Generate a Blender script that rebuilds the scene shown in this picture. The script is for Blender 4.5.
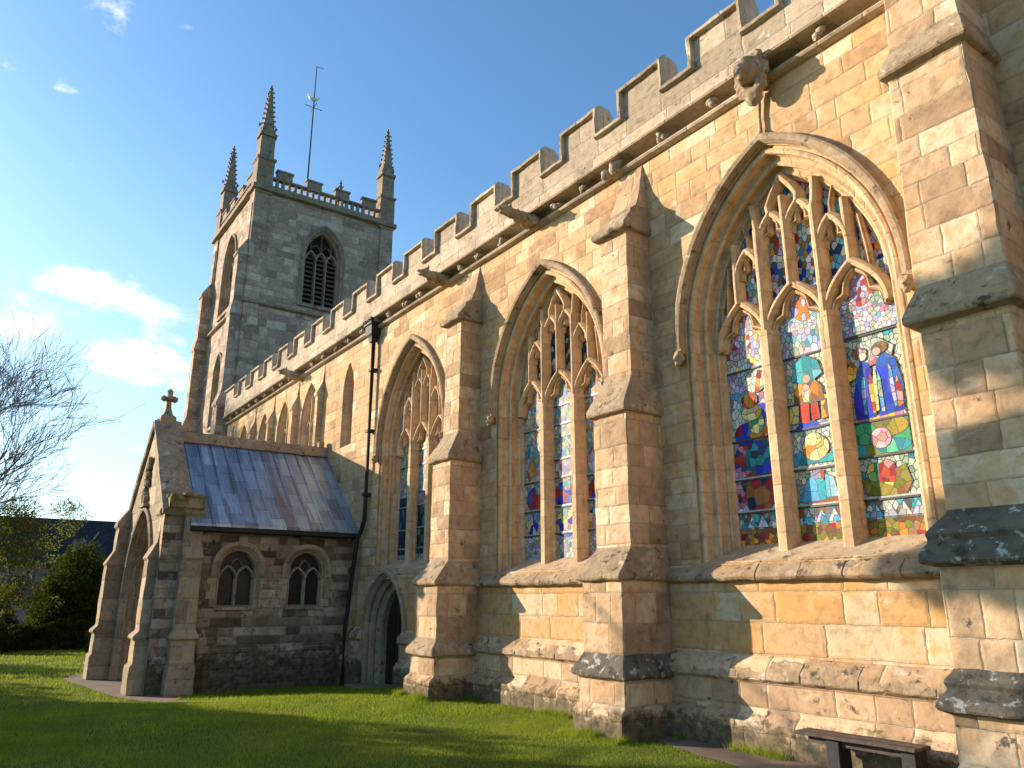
import bpy, bmesh, math, random
import numpy as np
from mathutils import Vector, Matrix, noise
from mathutils.geometry import tessellate_polygon
R = math.radians
random.seed(7)
for o in list(bpy.data.objects): bpy.data.objects.remove(o)
SC = bpy.context.scene
COL = SC.collection
# ------------------------------------------------------------------ camera
cam = bpy.data.cameras.new('camera'); camo = bpy.data.objects.new('camera', cam); COL.objects.link(camo)
PITCH = math.atan(214/760); YAW = math.atan(557/math.hypot(760, 214))
_h = Vector((-math.cos(YAW), math.sin(YAW), 0))
_f = _h*math.cos(PITCH) + Vector((0, 0, math.sin(PITCH)))
camo.location = (0, 0, 1.6)
camo.rotation_euler = _f.to_track_quat('-Z', 'Y').to_euler()
cam.sensor_width = 36; cam.lens = 36*760/1024; cam.clip_end = 3000; cam.clip_start = .05
SC.camera = camo
# ------------------------------------------------------------------ exposure, sun
SC.view_settings.view_transform = 'Standard'; SC.view_settings.look = 'None'
SC.view_settings.gamma = 1; SC.view_settings.use_curve_mapping = False
SC.view_settings.exposure = .98
SUN_EL = 15.8; SUN_AZ = Vector((-.823, -.568, 0)).normalized()      # horizontal direction TOWARDS the sun
to_sun = SUN_AZ*math.cos(R(SUN_EL)) + Vector((0, 0, math.sin(R(SUN_EL))))
sl = bpy.data.lights.new('sun', 'SUN'); sl.energy = 5.0; sl.angle = R(.5); sl.color = (1.0, .83, .64)
so = bpy.data.objects.new('sun', sl); COL.objects.link(so); so.rotation_euler = to_sun.to_track_quat('Z', 'Y').to_euler()

# ------------------------------------------------------------------ shader helper
class S:
    """socket wrapper with arithmetic"""
    def __init__(s, g, k): s.g = g; s.k = k
    def _m(s, op, o=None, **kw): return s.g.math(op, s, o, **kw)
    def __add__(s, o): return s._m('ADD', o)
    __radd__ = __add__
    def __sub__(s, o): return s._m('SUBTRACT', o)
    def __rsub__(s, o): return s.g.math('SUBTRACT', o, s)
    def __mul__(s, o): return s._m('MULTIPLY', o)
    __rmul__ = __mul__
    def __truediv__(s, o): return s._m('DIVIDE', o)
class G:
    def __init__(s, nt): s.nt = nt
    def n(s, t, **kw):
        n = s.nt.nodes.new(t)
        for k, v in kw.items(): setattr(n, k, v)
        return n
    def put(s, inp, v):
        if isinstance(v, S): s.nt.links.new(v.k, inp)
        elif v is not None:
            if inp.type == 'RGBA' and len(v) == 3: v = (*v, 1)
            inp.default_value = v
    def math(s, op, a, b=None, c=None, clamp=False):
        n = s.n('ShaderNodeMath', operation=op); n.use_clamp = clamp
        s.put(n.inputs[0], a)
        if b is not None: s.put(n.inputs[1], b)
        if c is not None: s.put(n.inputs[2], c)
        return S(s, n.outputs[0])
    def vmath(s, op, a, b=None):
        n = s.n('ShaderNodeVectorMath', operation=op); s.put(n.inputs[0], a)
        if b is not None: s.put(n.inputs[1], b)
        return S(s, n.outputs[0])
    def floor(s, a): return s.math('FLOOR', a)
    def fract(s, a): return s.math('FRACT', a)
    def vec(s, x, y, z=0.0):
        n = s.n('ShaderNodeCombineXYZ')
        for i, v in enumerate((x, y, z)): s.put(n.inputs[i], v)
        return S(s, n.outputs[0])
    def sep(s, v):
        n = s.n('ShaderNodeSeparateXYZ'); s.put(n.inputs[0], v); return [S(s, n.outputs[i]) for i in range(3)]
    def noise(s, v, scale, detail=4, rough=.55, dist=0.0):
        n = s.n('ShaderNodeTexNoise'); s.put(n.inputs['Vector'], v)
        n.inputs['Scale'].default_value = scale; n.inputs['Detail'].default_value = detail
        n.inputs['Roughness'].default_value = rough; n.inputs['Distortion'].default_value = dist
        return S(s, n.outputs[0])
    def white(s, v):
        n = s.n('ShaderNodeTexWhiteNoise', noise_dimensions='3D'); s.put(n.inputs['Vector'], v)
        return S(s, n.outputs['Value']), S(s, n.outputs['Color'])
    def vor(s, v, scale, feature='F1'):
        n = s.n('ShaderNodeTexVoronoi', feature=feature); s.put(n.inputs['Vector'], v); n.inputs['Scale'].default_value = scale
        return n
    def step(s, v, a, b):       # smoothstep
        n = s.n('ShaderNodeMapRange', interpolation_type='SMOOTHSTEP'); s.put(n.inputs[0], v)
        s.put(n.inputs[1], a); s.put(n.inputs[2], b)
        n.inputs[3].default_value = 0; n.inputs[4].default_value = 1
        return S(s, n.outputs[0])
    def mix(s, f, a, b, mode='MIX'):
        n = s.n('ShaderNodeMix', data_type='RGBA', blend_type=mode)
        s.put(n.inputs[0], f); s.put(n.inputs[6], a); s.put(n.inputs[7], b)
        return S(s, n.outputs[2])
    def ramp(s, v, stops, const=False):
        n = s.n('ShaderNodeValToRGB'); s.put(n.inputs[0], v); e = n.color_ramp.elements
        if const: n.color_ramp.interpolation = 'CONSTANT'
        while len(e) < len(stops): e.new(.5)
        for i, (p, c) in enumerate(stops): e[i].position = p; e[i].color = (*c, 1)
        return S(s, n.outputs[0])
    def bump(s, h, strength, dist, nrm=None):
        n = s.n('ShaderNodeBump'); s.put(n.inputs['Height'], h); n.inputs['Strength'].default_value = strength
        n.inputs['Distance'].default_value = dist
        if nrm: s.put(n.inputs['Normal'], nrm)
        return S(s, n.outputs[0])
def newmat(name):
    m = bpy.data.materials.new(name); m.use_nodes = True
    nt = m.node_tree; b = nt.nodes['Principled BSDF']; g = G(nt)
    return m, g, b
def simple(name, col, rough=.7, metal=0, var=.25, scale=8, bump=.2, spec=.5):
    m, g, b = newmat(name)
    P = S(g, g.n('ShaderNodeNewGeometry').outputs['Position'])
    nz = g.noise(P, scale, 5, .6)
    c = g.mix(g.step(nz, .3, .7), tuple(x*(1-var) for x in col), tuple(min(1, x*(1+var)) for x in col))
    g.put(b.inputs['Base Color'], c); b.inputs['Roughness'].default_value = rough; b.inputs['Metallic'].default_value = metal
    b.inputs['Specular IOR Level'].default_value = spec
    g.put(b.inputs['Normal'], g.bump(g.noise(P, scale*4, 4), bump, .01))
    return m

# ------------------------------------------------------------------ sky with thin clouds
w = bpy.data.worlds.new('World'); SC.world = w; w.use_nodes = True
g = G(w.node_tree); bg = w.node_tree.nodes['Background']; bg.inputs[1].default_value = .102
sky = g.n('ShaderNodeTexSky', sky_type='NISHITA'); sky.sun_disc = False
sky.sun_elevation = R(SUN_EL); sky.sun_rotation = math.atan2(SUN_AZ.x, SUN_AZ.y)
sky.air_density = 1.0; sky.dust_density = 1.0; sky.ozone_density = 1.6; sky.altitude = 0
D = S(g, g.n('ShaderNodeTexCoord').outputs['Generated'])
dx, dy, dz = g.sep(D)
az = g.math('ARCTAN2', dy, 0-dx)          # 0 = along the wall to the west, grows to the north
el = g.math('ARCSINE', dz)
uv = g.vec(az*1.0, el*2.2, 0)
nn = g.noise(uv, 7.5, 9, .62, .35)
def ray(px, py):
    d = camo.rotation_euler.to_matrix() @ Vector(((px-512)/760, (384-py)/760, -1)).normalized()
    return math.atan2(d.y, -d.x), math.asin(d.z)
m_ = None
for px, py, sa, se, wt in ((55, 285, .10, .030, .40), (10, 300, .10, .05, .34), (155, 312, .07, .022, .34), (140, 357, .09, .038, .42), (200, 360, .05, .04, .3),
                           (118, 446, .035, .014, .27), (122, 8, .045, .05, .29), (190, 27, .03, .012, .2),
                           (12, 71, .022, .01, .27), (62, 88, .02, .008, .23), (60, 520, .2, .05, .22), (-200, 260, .2, .1, .3)):
    a0, e0 = ray(px, py)
    q = g.math('POWER', (az-a0)/sa, 2.0) + g.math('POWER', (el-e0)/se, 2.0)
    ga = g.math('EXPONENT', q*-.7)*wt
    m_ = ga if m_ is None else g.math('MAXIMUM', m_, ga)
nf = g.noise(uv, 34, 6, .65, .2)
dens = g.step(nn + m_ + (nf-.5)*.22, .70, .93)
hz = g.step(el, .62, -.02)*g.step(az, .9, -.1)*.30
skc = g.mix(1.0, S(g, sky.outputs[0]), (.82, 1.18, 1.42), 'MULTIPLY')
skc = g.mix(hz, skc, (6.5, 6.9, 7.2))
col = g.mix(dens*.92, skc, g.mix(g.step(nf, .3, .6), (6.0, 6.1, 6.3), (7.4, 7.3, 7.1)))
g.put(bg.inputs[0], col)

# ------------------------------------------------------------------ stone materials
def stone(name, palette, bw=.55, bh=.27, joint=.007, jcol=(.42, .36, .27), jmix=.55, moss=0.0, lichen=0.0, black=0.0,
          stain=(.45, .22, .07), stain_amt=.5, depth=1.0, patch=.35, grime=.3, blocks=True, bleach=.25, lowdirt=0.0):
    m, g, b = newmat(name)
    geo = g.n('ShaderNodeNewGeometry'); P = S(g, geo.outputs['Position']); N = S(g, geo.outputs['True Normal'])
    x, y, z = g.sep(P); nx, ny, nz_ = g.sep(N)
    facex = g.math('GREATER_THAN', g.math('ABSOLUTE', nx), .72)
    u = x*(1-facex) + (y+3.3)*facex
    wob = g.noise(P, 2.3, 3, .6); wob2 = g.noise(P, 11, 2)
    fine = g.noise(P, 70, 5, .7); med = g.noise(P, 9, 6, .62); big = g.noise(P, .8, 5, .6)
    h = (fine*.22 + med*.9)
    if blocks:
        v = (z+10)/bh + (wob-.5)*.10 + g.math('SINE', z*2.3)*.33 + (wob2-.5)*.07
        row = g.floor(v); fv = g.fract(v)
        r1, rc = g.white(g.vec(row, 3.1, facex*5))
        uu = (u+40)/bw*(r1*.5+.75) + r1*7 + (wob2-.5)*.06
        # widths uneven: warp u inside the row
        uu = uu + g.math('SINE', uu*2.1+row*1.7)*.28
        colm = g.floor(uu); fu = g.fract(uu)
        idv = g.vec(colm, row, facex*7)
        c1, cc = g.white(idv)
        cr, cg_, cb = g.sep(cc)
        du = g.math('MINIMUM', fu, 1-fu)*bw; dv = g.math('MINIMUM', fv, 1-fv)*bh
        d = g.math('MINIMUM', du, dv)
        d = d + (g.noise(P, 28, 3)-.5)*joint*1.6
        mort = 1-g.step(d, joint*.35, joint*1.25)
        edge = 1-g.step(d, joint, joint*5)
    else:
        c1 = g.noise(P, 1.7, 2); cr = g.noise(g.vmath('ADD', P, (3, 5, 7)), 2.2, 2); cg_ = cr; cb = cr; mort = None; edge = None
    base = g.ramp(c1, palette, const=False)
    # tonal drift inside and across blocks
    base = g.mix(.6, base, g.ramp(med, [(.3, (.5, .45, .40)), (.5, (1, 1, 1)), (.72, (1.25, 1.2, 1.1))]), 'MULTIPLY')
    base = g.mix(.5, base, g.ramp(big, [(.32, (.68, .66, .64)), (.5, (1, 1, 1)), (.7, (1.12, 1.1, 1.05))]), 'MULTIPLY')
    # iron staining in patches
    st = g.noise(g.vmath('ADD', P, (11, 4, 2)), 3.1, 5, .6, .4)
    base = g.mix(g.step(st, .44, .62)*g.step(cr, .1, .8)*stain_amt, base, stain)
    # bleached / limewashed patches
    bl = g.noise(g.vmath('MULTIPLY', P, (1, 1, 1.6)), 2.6, 7, .68, .5)
    base = g.mix(g.step(bl, .56, .66)*bleach*(.4+cg_), base, (.62, .56, .46))
    # dark speckle and grime
    gr = g.noise(g.vmath('MULTIPLY', P, (1, 1, .45)), 4.2, 8, .7)
    base = g.mix(g.step(gr, .54, .74)*grime, base, (.10, .075, .05))
    base = g.mix(g.step(fine, .58, .8)*.35, base, (.14, .11, .08))
    if edge is not None:
        base = g.mix(edge*.05, base, (.18, .13, .08))
        jn = g.noise(P, 5, 2)
        base = g.mix(mort*jmix, base, g.mix(g.step(jn, .36, .5), tuple(c*.35 for c in jcol), jcol))
    if black > 0:
        bk = g.noise(g.vmath('ADD', P, (2, 9, 1)), 5.5, 9, .72, .2)
        base = g.mix(g.step(bk, .62-.24*black, .70-.16*black)*.88, base, (.035, .032, .028))
    if lowdirt > 0:
        ld = g.noise(g.vmath('MULTIPLY', P, (1, 1, 1.3)), 6.5, 9, .75)
        mk = g.step(ld*.9 - (z-.05)*lowdirt, .18, .34)
        base = g.mix(mk*.85, base, g.mix(g.step(med, .4, .6), (.035, .033, .022), (.10, .085, .045)))
    if moss > 0:
        mo = g.noise(g.vmath('ADD', P, (7, 1, 5)), 4.5, 7, .66)
        up = g.step(nz_, -.2, .9)*.10
        base = g.mix(g.step(mo+up, .66-.1*moss, .78-.1*moss)*.85, base, g.mix(g.step(fine, .4, .6), (.06, .07, .015), (.16, .15, .03)))
    if lichen > 0:
        l1 = g.noise(g.vmath('ADD', P, (5, 3, 8)), 9, 3, .5, .3); l2 = g.noise(P, 30, 5, .7); l3 = g.noise(g.vmath('ADD', P, (1, 1, 4)), 2.2, 3)
        li = g.step(l1*.7 + l2*.35 + l3*.35, .85-.055*lichen, .94-.05*lichen)
        base = g.mix(li*.75, base, g.mix(g.step(l2, .4, .6), (.42, .41, .36), (.56, .53, .46)))
    g.put(b.inputs['Base Color'], base)
    b.inputs['Roughness'].default_value = .92; b.inputs['Specular IOR Level'].default_value = .25
    hh = h*.5
    if mort is not None:
        hh = hh + (1-mort)*1.0 + (1-edge)*.4 + c1*.3 + (fu-.5)*(cr-.5)*1.6 + (fv-.5)*(cg_-.5)*1.3
    n1 = g.bump(hh, .55*depth, .022)
    pit = g.noise(P, 26, 7, .75)
    n2 = g.bump(g.step(pit, .35, .6), .28*depth, .008, n1)
    g.put(b.inputs['Normal'], n2)
    return m
GOLD = [(0, (.38, .225, .115)), (.2, (.48, .30, .16)), (.45, (.55, .36, .195)), (.62, (.52, .345, .20)), (.78, (.58, .35, .155)), (.9, (.60, .44, .27)), (1, (.65, .52, .36))]
PALE = [(0, (.34, .22, .13)), (.35, (.47, .315, .19)), (.7, (.56, .39, .24)), (1, (.62, .49, .34))]
M = {}
M['wall'] = stone('golden_ashlar', GOLD, .46, .235, joint=.006, jcol=(.46,.38,.27), jmix=.35, stain=(.52, .28, .10), stain_amt=.5, bleach=.4, grime=.35)
M['wall_low'] = stone('golden_ashlar_low', [(0, (.40, .235, .11)), (.25, (.52, .325, .155)), (.5, (.50, .285, .115)), (.7, (.50, .36, .215)), (.9, (.57, .45, .30)), (1, (.62, .52, .38))], .60, .27, joint=.006, jcol=(.45,.36,.24), jmix=.5, stain=(.55, .30, .09), stain_amt=.75, bleach=.35, grime=.55)
M['plinth'] = stone('plinth_ashlar', PALE, .62, .27, joint=.007, stain_amt=.25, bleach=.5, grime=.5, black=.22, lowdirt=.8, moss=.05)
M['buttress'] = stone('buttress_ashlar', PALE, .42, .29, joint=.006, stain_amt=.45, bleach=.3, grime=.45, black=.10, lowdirt=1.1)
M['weather'] = stone('weathered_coping', [(0, (.22, .165, .11)), (.5, (.34, .255, .165)), (1, (.45, .35, .235))], .5, .5, black=.28, lichen=.9, moss=.12, blocks=False, grime=.75, depth=1.8, stain_amt=.2, bleach=.4)
M['crust'] = stone('black_crusted_stone', [(0, (.07, .06, .05)), (.6, (.15, .13, .10)), (1, (.26, .22, .17))], .5, .4, black=.42, lichen=1.9, moss=.0, blocks=False, grime=.8, depth=2.0, stain_amt=.0, bleach=.0)
M['sill'] = stone('sill_stone', [(0, (.30, .23, .15)), (.5, (.42, .32, .21)), (1, (.50, .40, .28))], .7, .9, black=.2, moss=.0, lichen=.3, blocks=False, grime=.6, depth=1.6, stain_amt=.3, bleach=.35)
M['course'] = stone('string_course_stone', [(0, (.22, .155, .10)), (.5, (.34, .25, .16)), (1, (.44, .34, .23))], .7, .9, black=.35, moss=.0, lichen=.6, blocks=False, grime=.7, depth=1.8, stain_amt=.3, bleach=.3)
M['mould'] = stone('moulded_stone', [(0, (.46, .31, .18)), (.5, (.53, .37, .215)), (1, (.58, .43, .27))], .7, .34, joint=.004, jcol=(.3, .24, .16), jmix=.3, stain_amt=.3, bleach=.15, grime=.38, depth=.8)
M['parapet'] = stone('parapet_stone', [(0, (.32, .25, .18)), (.5, (.43, .34, .25)), (1, (.52, .43, .32))], .8, .5, joint=.006, black=.14, lichen=.3, grime=.55, bleach=.35, stain_amt=.2)
M['tower'] = stone('tower_ashlar', [(0, (.26, .18, .13)), (.35, (.38, .27, .20)), (.7, (.46, .335, .245)), (1, (.56, .45, .35))], .55, .29, joint=.012, stain=(.3, .17, .1), stain_amt=.35, bleach=.55, grime=.45, black=.1)
M['tower_trim'] = stone('tower_trim', [(0, (.18, .135, .10)), (1, (.36, .28, .20))], blocks=False, black=.25, grime=.6, stain_amt=.15)
M['porch'] = stone('porch_rubble', [(0, (.08, .055, .04)), (.3, (.17, .115, .08)), (.55, (.26, .19, .13)), (.8, (.35, .265, .185)), (1, (.48, .40, .31))], .36, .17, joint=.010, jcol=(.22, .19, .15), stain=(.19, .10, .06), stain_amt=.35, bleach=.35, grime=.5, black=.25, lowdirt=.45)
M['porch_trim'] = stone('porch_dressing', [(0, (.24, .18, .12)), (.5, (.32, .24, .16)), (1, (.42, .33, .23))], .5, .36, joint=.007, black=.1, grime=.4, bleach=.2, stain_amt=.3)
M['door_trim'] = stone('door_moulding', [(0, (.20, .17, .13)), (1, (.36, .31, .24))], blocks=False, black=.2, grime=.5, lichen=.3)
M['iron'] = simple('black_iron', (.012, .012, .013), .75, 0, .4, 12, .3)
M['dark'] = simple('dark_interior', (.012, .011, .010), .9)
M['wood_dark'] = simple('dark_oak', (.016, .011, .008), .6, 0, .4, 14, .4)
M['louvre'] = simple('louvre_boards', (.10, .08, .065), .8, 0, .3, 6, .4)
M['gold'] = simple('gilt', (.75, .62, .42), .5, .4, .1)
M['slate'] = simple('dark_slates', (.030, .029, .030), .9, 0, .3, 3, .6, .1)

# lead roof
def lead_roof():
    m, g, b = newmat('lead_sheets')
    P = S(g, g.n('ShaderNodeNewGeometry').outputs['Position']); x, y, z = g.sep(P)
    pan = g.floor((y-.06)/.30); rr = g.floor(z/.52 + g.math('MODULO', pan*.37, 1.0))
    c1, cc = g.white(g.vec(pan, rr, 1)); c2, _ = g.white(g.vec(pan, 5, 2))
    st = g.noise(g.vec(y*7, z*1.1, x*1.1), 1.6, 6, .65)
    base = g.ramp(c1*.28+st*.62+c2*.18, [(.2, (.08, .10, .13)), (.40, (.18, .23, .29)), (.55, (.26, .34, .43)), (.72, (.36, .46, .56)), (.95, (.55, .63, .70))])
    rust = g.noise(g.vec(y*2.6, z*.28, 4), 1.5, 4, .6)
    base = g.mix(g.step(rust, .53, .60)*.6, base, (.12, .085, .085))
    fu = g.fract(g.math('ADD', z/.52, g.math('MODULO', pan*.37, 1.0)))
    seam = g.math('LESS_THAN', fu, .02)
    base = g.mix(seam*.7, base, (.03, .03, .03))
    g.put(b.inputs['Base Color'], base); b.inputs['Roughness'].default_value = .38; b.inputs['Metallic'].default_value = .45
    g.put(b.inputs['Normal'], g.bump(g.noise(P, 6, 5)*.6 - seam*.6, .5, .02))
    return m
M['lead'] = lead_roof()

# stained glass: colour lives on the panes themselves
def glass_mat():
    m, g, b = newmat('stained_panes')
    at = g.n('ShaderNodeVertexColor', layer_name='pane'); c = S(g, at.outputs[0])
    P = S(g, g.n('ShaderNodeNewGeometry').outputs['Position'])
    nz = g.noise(P, 38, 4, .7)
    c2 = g.mix(.45, c, g.ramp(nz, [(.35, (.35, .35, .35)), (.55, (1, 1, 1)), (.7, (1.3, 1.3, 1.3))]), 'MULTIPLY')
    g.put(b.inputs['Base Color'], c2); b.inputs['Roughness'].default_value = .6; b.inputs['Specular IOR Level'].default_value = .15
    g.put(b.inputs['Normal'], g.bump(g.noise(P, 16, 3), .35, .01))
    return m
M['glass'] = glass_mat()
M['came'] = simple('lead_came', (.02, .02, .022), .55)
M['pale_bar'] = simple('glazing_bar', (.34, .33, .30), .5)
M['dull_glass'] = simple('dull_leaded_glass', (.014, .016, .018), .35, 0, .5, 9, .5, .3)

# ------------------------------------------------------------------ mesh helpers
class MB:
    def __init__(s): s.v = []; s.f = []; s.m = []; s.sm = []; s.k = 0
    def add(s, vs, fs, mi=0, smooth=False):
        k = len(s.v); s.v += [tuple(p) for p in vs]
        for f in fs: s.f.append([i+k for i in f]); s.m.append(mi); s.sm.append(smooth)
    def box(s, x0, x1, y0, y1, z0, z1, mi=0):
        vs = [(x, y, z) for x in (x0, x1) for y in (y0, y1) for z in (z0, z1)]
        s.add(vs, [(0, 1, 3, 2), (4, 6, 7, 5), (0, 4, 5, 1), (2, 3, 7, 6), (0, 2, 6, 4), (1, 5, 7, 3)], mi)
    def rings(s, rs, mi=0, cap=True, closed=True, mats=None, smooth=False):
        n = len(rs[0]); k = len(s.v)
        for r in rs: s.v += [tuple(p) for p in r]
        for i in range(len(rs)-1):
            for j in range(n if closed else n-1):
                a = k+i*n+j; b = k+i*n+(j+1) % n
                s.f.append([a, b, b+n, a+n]); s.m.append(mats[i] if mats else mi); s.sm.append(smooth)
        if cap:
            s.f.append(list(range(k+n-1, k-1, -1))); s.m.append(mats[0] if mats else mi); s.sm.append(False)
            e = k+(len(rs)-1)*n
            s.f.append(list(range(e, e+n))); s.m.append(mats[-1] if mats else mi); s.sm.append(False)
    def prism(s, poly, axis, a, b, mi=0):
        """poly in the plane across axis; axis 'x': poly=(y,z); 'y': (x,z); 'z': (x,y)"""
        def pt(p, t): return {'x': (t, p[0], p[1]), 'y': (p[0], t, p[1]), 'z': (p[0], p[1], t)}[axis]
        n = len(poly); k = len(s.v)
        s.v += [pt(p, a) for p in poly] + [pt(p, b) for p in poly]
        for j in range(n): s.f.append([k+j, k+(j+1) % n, k+n+(j+1) % n, k+n+j]); s.m.append(mi); s.sm.append(False)
        s.f.append([k+j for j in range(n)][::-1]); s.m.append(mi); s.sm.append(False)
        s.f.append([k+n+j for j in range(n)]); s.m.append(mi); s.sm.append(False)
    def tube(s, pts, rad, n=8, mi=0, smooth=True):
        rs = []
        for i, p in enumerate(pts):
            p = Vector(p); d = (Vector(pts[min(i+1, len(pts)-1)])-Vector(pts[max(i-1, 0)])).normalized()
            a = d.cross(Vector((0, 0, 1)));
            if a.length < 1e-3: a = Vector((1, 0, 0))
            a.normalize(); b = d.cross(a).normalized(); r = rad[i] if isinstance(rad, (list, tuple)) else rad
            rs.append([p+(a*math.cos(t)+b*math.sin(t))*r for t in [2*math.pi*j/n for j in range(n)]])
        s.rings(rs, mi, smooth=smooth)
    def blob(s, c, r, mi=0, sub=2, amp=.12, fr=3):
        bm = bmesh.new(); bmesh.ops.create_icosphere(bm, subdivisions=sub, radius=1)
        vs = []
        for v in bm.verts:
            q = Vector((v.co.x*r[0], v.co.y*r[1], v.co.z*r[2]))+Vector(c)
            d = noise.noise(q*fr/max(r)*.6)*amp
            vs.append(q+v.co*d*max(r))
        s.add(vs, [[v.index for v in f.verts] for f in bm.faces], mi, True); bm.free()
    def sweep_xz(s, path, prof, y0=0, mi=0, closed_prof=True, cap=True, smooth=False):
        """path: (x,z) points; prof: (n,y): n along the left normal of the path"""
        rs = []; s.k += 1; y0 = y0-.0011*(s.k % 17)
        for i, p in enumerate(path):
            a = path[max(i-1, 0)]; c = path[min(i+1, len(path)-1)]
            def nrm(p, q):
                d = (q[0]-p[0], q[1]-p[1]); l = math.hypot(*d) or 1; return (-d[1]/l, d[0]/l)
            n1 = nrm(a, p) if i > 0 else nrm(p, c); n2 = nrm(p, c) if i < len(path)-1 else n1
            bx, bz = n1[0]+n2[0], n1[1]+n2[1]; l = math.hypot(bx, bz) or 1; bx /= l; bz /= l
            k = 1/max(.35, bx*n1[0]+bz*n1[1])
            rs.append([(p[0]+bx*k*n, y0+y, p[1]+bz*k*n) for n, y in prof])
        s.rings(rs, mi, cap=cap and closed_prof, closed=closed_prof, smooth=smooth)
def rough_bm(bm, cell, amp, fr=3.0, seed=0.0, iters=5):
    for _ in range(iters):
        es = [e for e in bm.edges if e.calc_length() > cell]
        if not es or len(bm.verts) > 60000: break
        bmesh.ops.subdivide_edges(bm, edges=es, cuts=1, use_grid_fill=True)
    for v in bm.verts:
        p = v.co*fr+Vector((seed, seed, 0))
        v.co += noise.noise_vector(p)*amp + noise.noise_vector(p*3.7)*amp*.45
def xf(mb, fn):
    mb.v = [fn(*p) for p in mb.v]; return mb
def build(name, mb, mats, parent=None, cell=None, amp=.01, bevel=0, fr=3.0, recalc=True, autosmooth=False):
    me = bpy.data.meshes.new(name)
    me.from_pydata(mb.v, [], mb.f)
    mats = mats if isinstance(mats, (list, tuple)) else [mats]
    for m in mats: me.materials.append(M[m] if isinstance(m, str) else m)
    me.polygons.foreach_set('material_index', mb.m)
    me.polygons.foreach_set('use_smooth', mb.sm)
    bm = bmesh.new(); bm.from_mesh(me)
    if recalc or bevel or cell: bmesh.ops.remove_doubles(bm, verts=bm.verts, dist=1e-5)
    if recalc: bmesh.ops.recalc_face_normals(bm, faces=bm.faces)
    if bevel:
        es = [e for e in bm.edges if len(e.link_faces) == 2 and e.calc_face_angle(0) > R(28)]
        bmesh.ops.bevel(bm, geom=es, offset=bevel, segments=1, affect='EDGES', clamp_overlap=True, material=-1)
    if cell: rough_bm(bm, cell, amp, fr)
    bm.to_mesh(me); bm.free()
    o = bpy.data.objects.new(name, me); COL.objects.link(o)
    if parent: o.parent = parent
    return o
def empty(name, loc=(0, 0, 0), parent=None):
    o = bpy.data.objects.new(name, None); COL.objects.link(o); o.location = loc; o.empty_display_size = .2
    if parent: o.parent = parent
    return o
def tag(o, label=None, cat=None, group=None, kind=None):
    for k, v in (('label', label), ('category', cat), ('group', group), ('kind', kind)):
        if v: o[k] = v
    return o

YW = 7.48
def gz(x, y=0):
    t = min(1, max(0, (-12.3-x)/4.5)); return -.24*t*t*(3-2*t)

# ------------------------------------------------------------------ ground
def ground():
    xs = np.unique(np.concatenate([np.linspace(-30, 10, 81), -np.geomspace(30, 900, 24), np.geomspace(10, 700, 16)]))
    ys = np.unique(np.concatenate([np.linspace(-12, 12, 25), -np.geomspace(12, 700, 16), np.geomspace(12, 700, 16)]))
    mb = MB(); nx_, ny_ = len(xs), len(ys)
    vs = [(x, y, gz(x)+(.012*noise.noise(Vector((x*.7, y*.7, 0))) if abs(x) < 40 else 0)) for x in xs for y in ys]
    fs = [(i*ny_+j, (i+1)*ny_+j, (i+1)*ny_+j+1, i*ny_+j+1) for i in range(nx_-1) for j in range(ny_-1)]
    mb.add(vs, fs, 0, True)
    m, g, b = newmat('lawn_soil')
    P = S(g, g.n('ShaderNodeNewGeometry').outputs['Position'])
    a = g.noise(P, .5, 4); c = g.noise(P, 30, 5, .7)
    colr = g.mix(g.step(a, .35, .65), (.085, .115, .02), (.14, .155, .025))
    colr = g.mix(g.step(c, .35, .7), colr, (.04, .065, .012))
    g.put(b.inputs['Base Color'], colr); b.inputs['Roughness'].default_value = 1; b.inputs['Specular IOR Level'].default_value = .1
    g.put(b.inputs['Normal'], g.bump(c, .8, .03))
    o = build('ground', mb, m, recalc=False); tag(o, kind='structure')
ground()
def path_mat():
    m, g, b = newmat('gravel_path')
    P = S(g, g.n('ShaderNodeNewGeometry').outputs['Position'])
    c = g.noise(P, 60, 6, .8); a = g.noise(P, 2.5, 4)
    colr = g.mix(g.step(a, .3, .7), (.14, .095, .07), (.21, .15, .11)); colr = g.mix(g.step(c, .45, .7)*.6, colr, (.06, .04, .03))
    g.put(b.inputs['Base Color'], colr); b.inputs['Roughness'].default_value = .95
    g.put(b.inputs['Normal'], g.bump(c, .7, .01)); return m
PM = path_mat()
def path(name, left, right):
    mb = MB(); n = len(left)
    k = 8; vs = []; fs = []
    L = []; Rr = []
    for i in range(n-1):
        for t in range(k):
            f = t/k; L.append([left[i][j]*(1-f)+left[i+1][j]*f for j in (0, 1)]); Rr.append([right[i][j]*(1-f)+right[i+1][j]*f for j in (0, 1)])
    L.append(left[-1]); Rr.append(right[-1])
    for i, (a, b_) in enumerate(zip(L, Rr)):
        ja = .05*noise.noise(Vector((a[0]*2, a[1]*2, 1))); jb = .05*noise.noise(Vector((b_[0]*2, b_[1]*2, 5)))
        for q in range(5):
            f = q/4; x = a[0]*(1-f)+b_[0]*f; y = a[1]*(1-f)+b_[1]*f+(ja*(1-f)+jb*f)
            vs.append((x, y, gz(x)+.016))
    for i in range(len(L)-1):
        for q in range(4): fs.append((i*5+q, (i+1)*5+q, (i+1)*5+q+1, i*5+q+1))
    mb.add(vs, fs, 0); o = build(name, mb, PM, recalc=False)
    tag(o, kind='structure'); return o
path('path', [(-22.6, 2.75), (-21.5, 2.35), (-19.5, 2.55), (-17.5, 2.75), (-15.2, 3.25), (-13.3, 3.95)],
     [(-22.6, 2.85), (-21.5, 3.6), (-19.5, 4.2), (-17.5, 4.2), (-15.6, 3.55), (-13.3, 4.0)])
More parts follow.
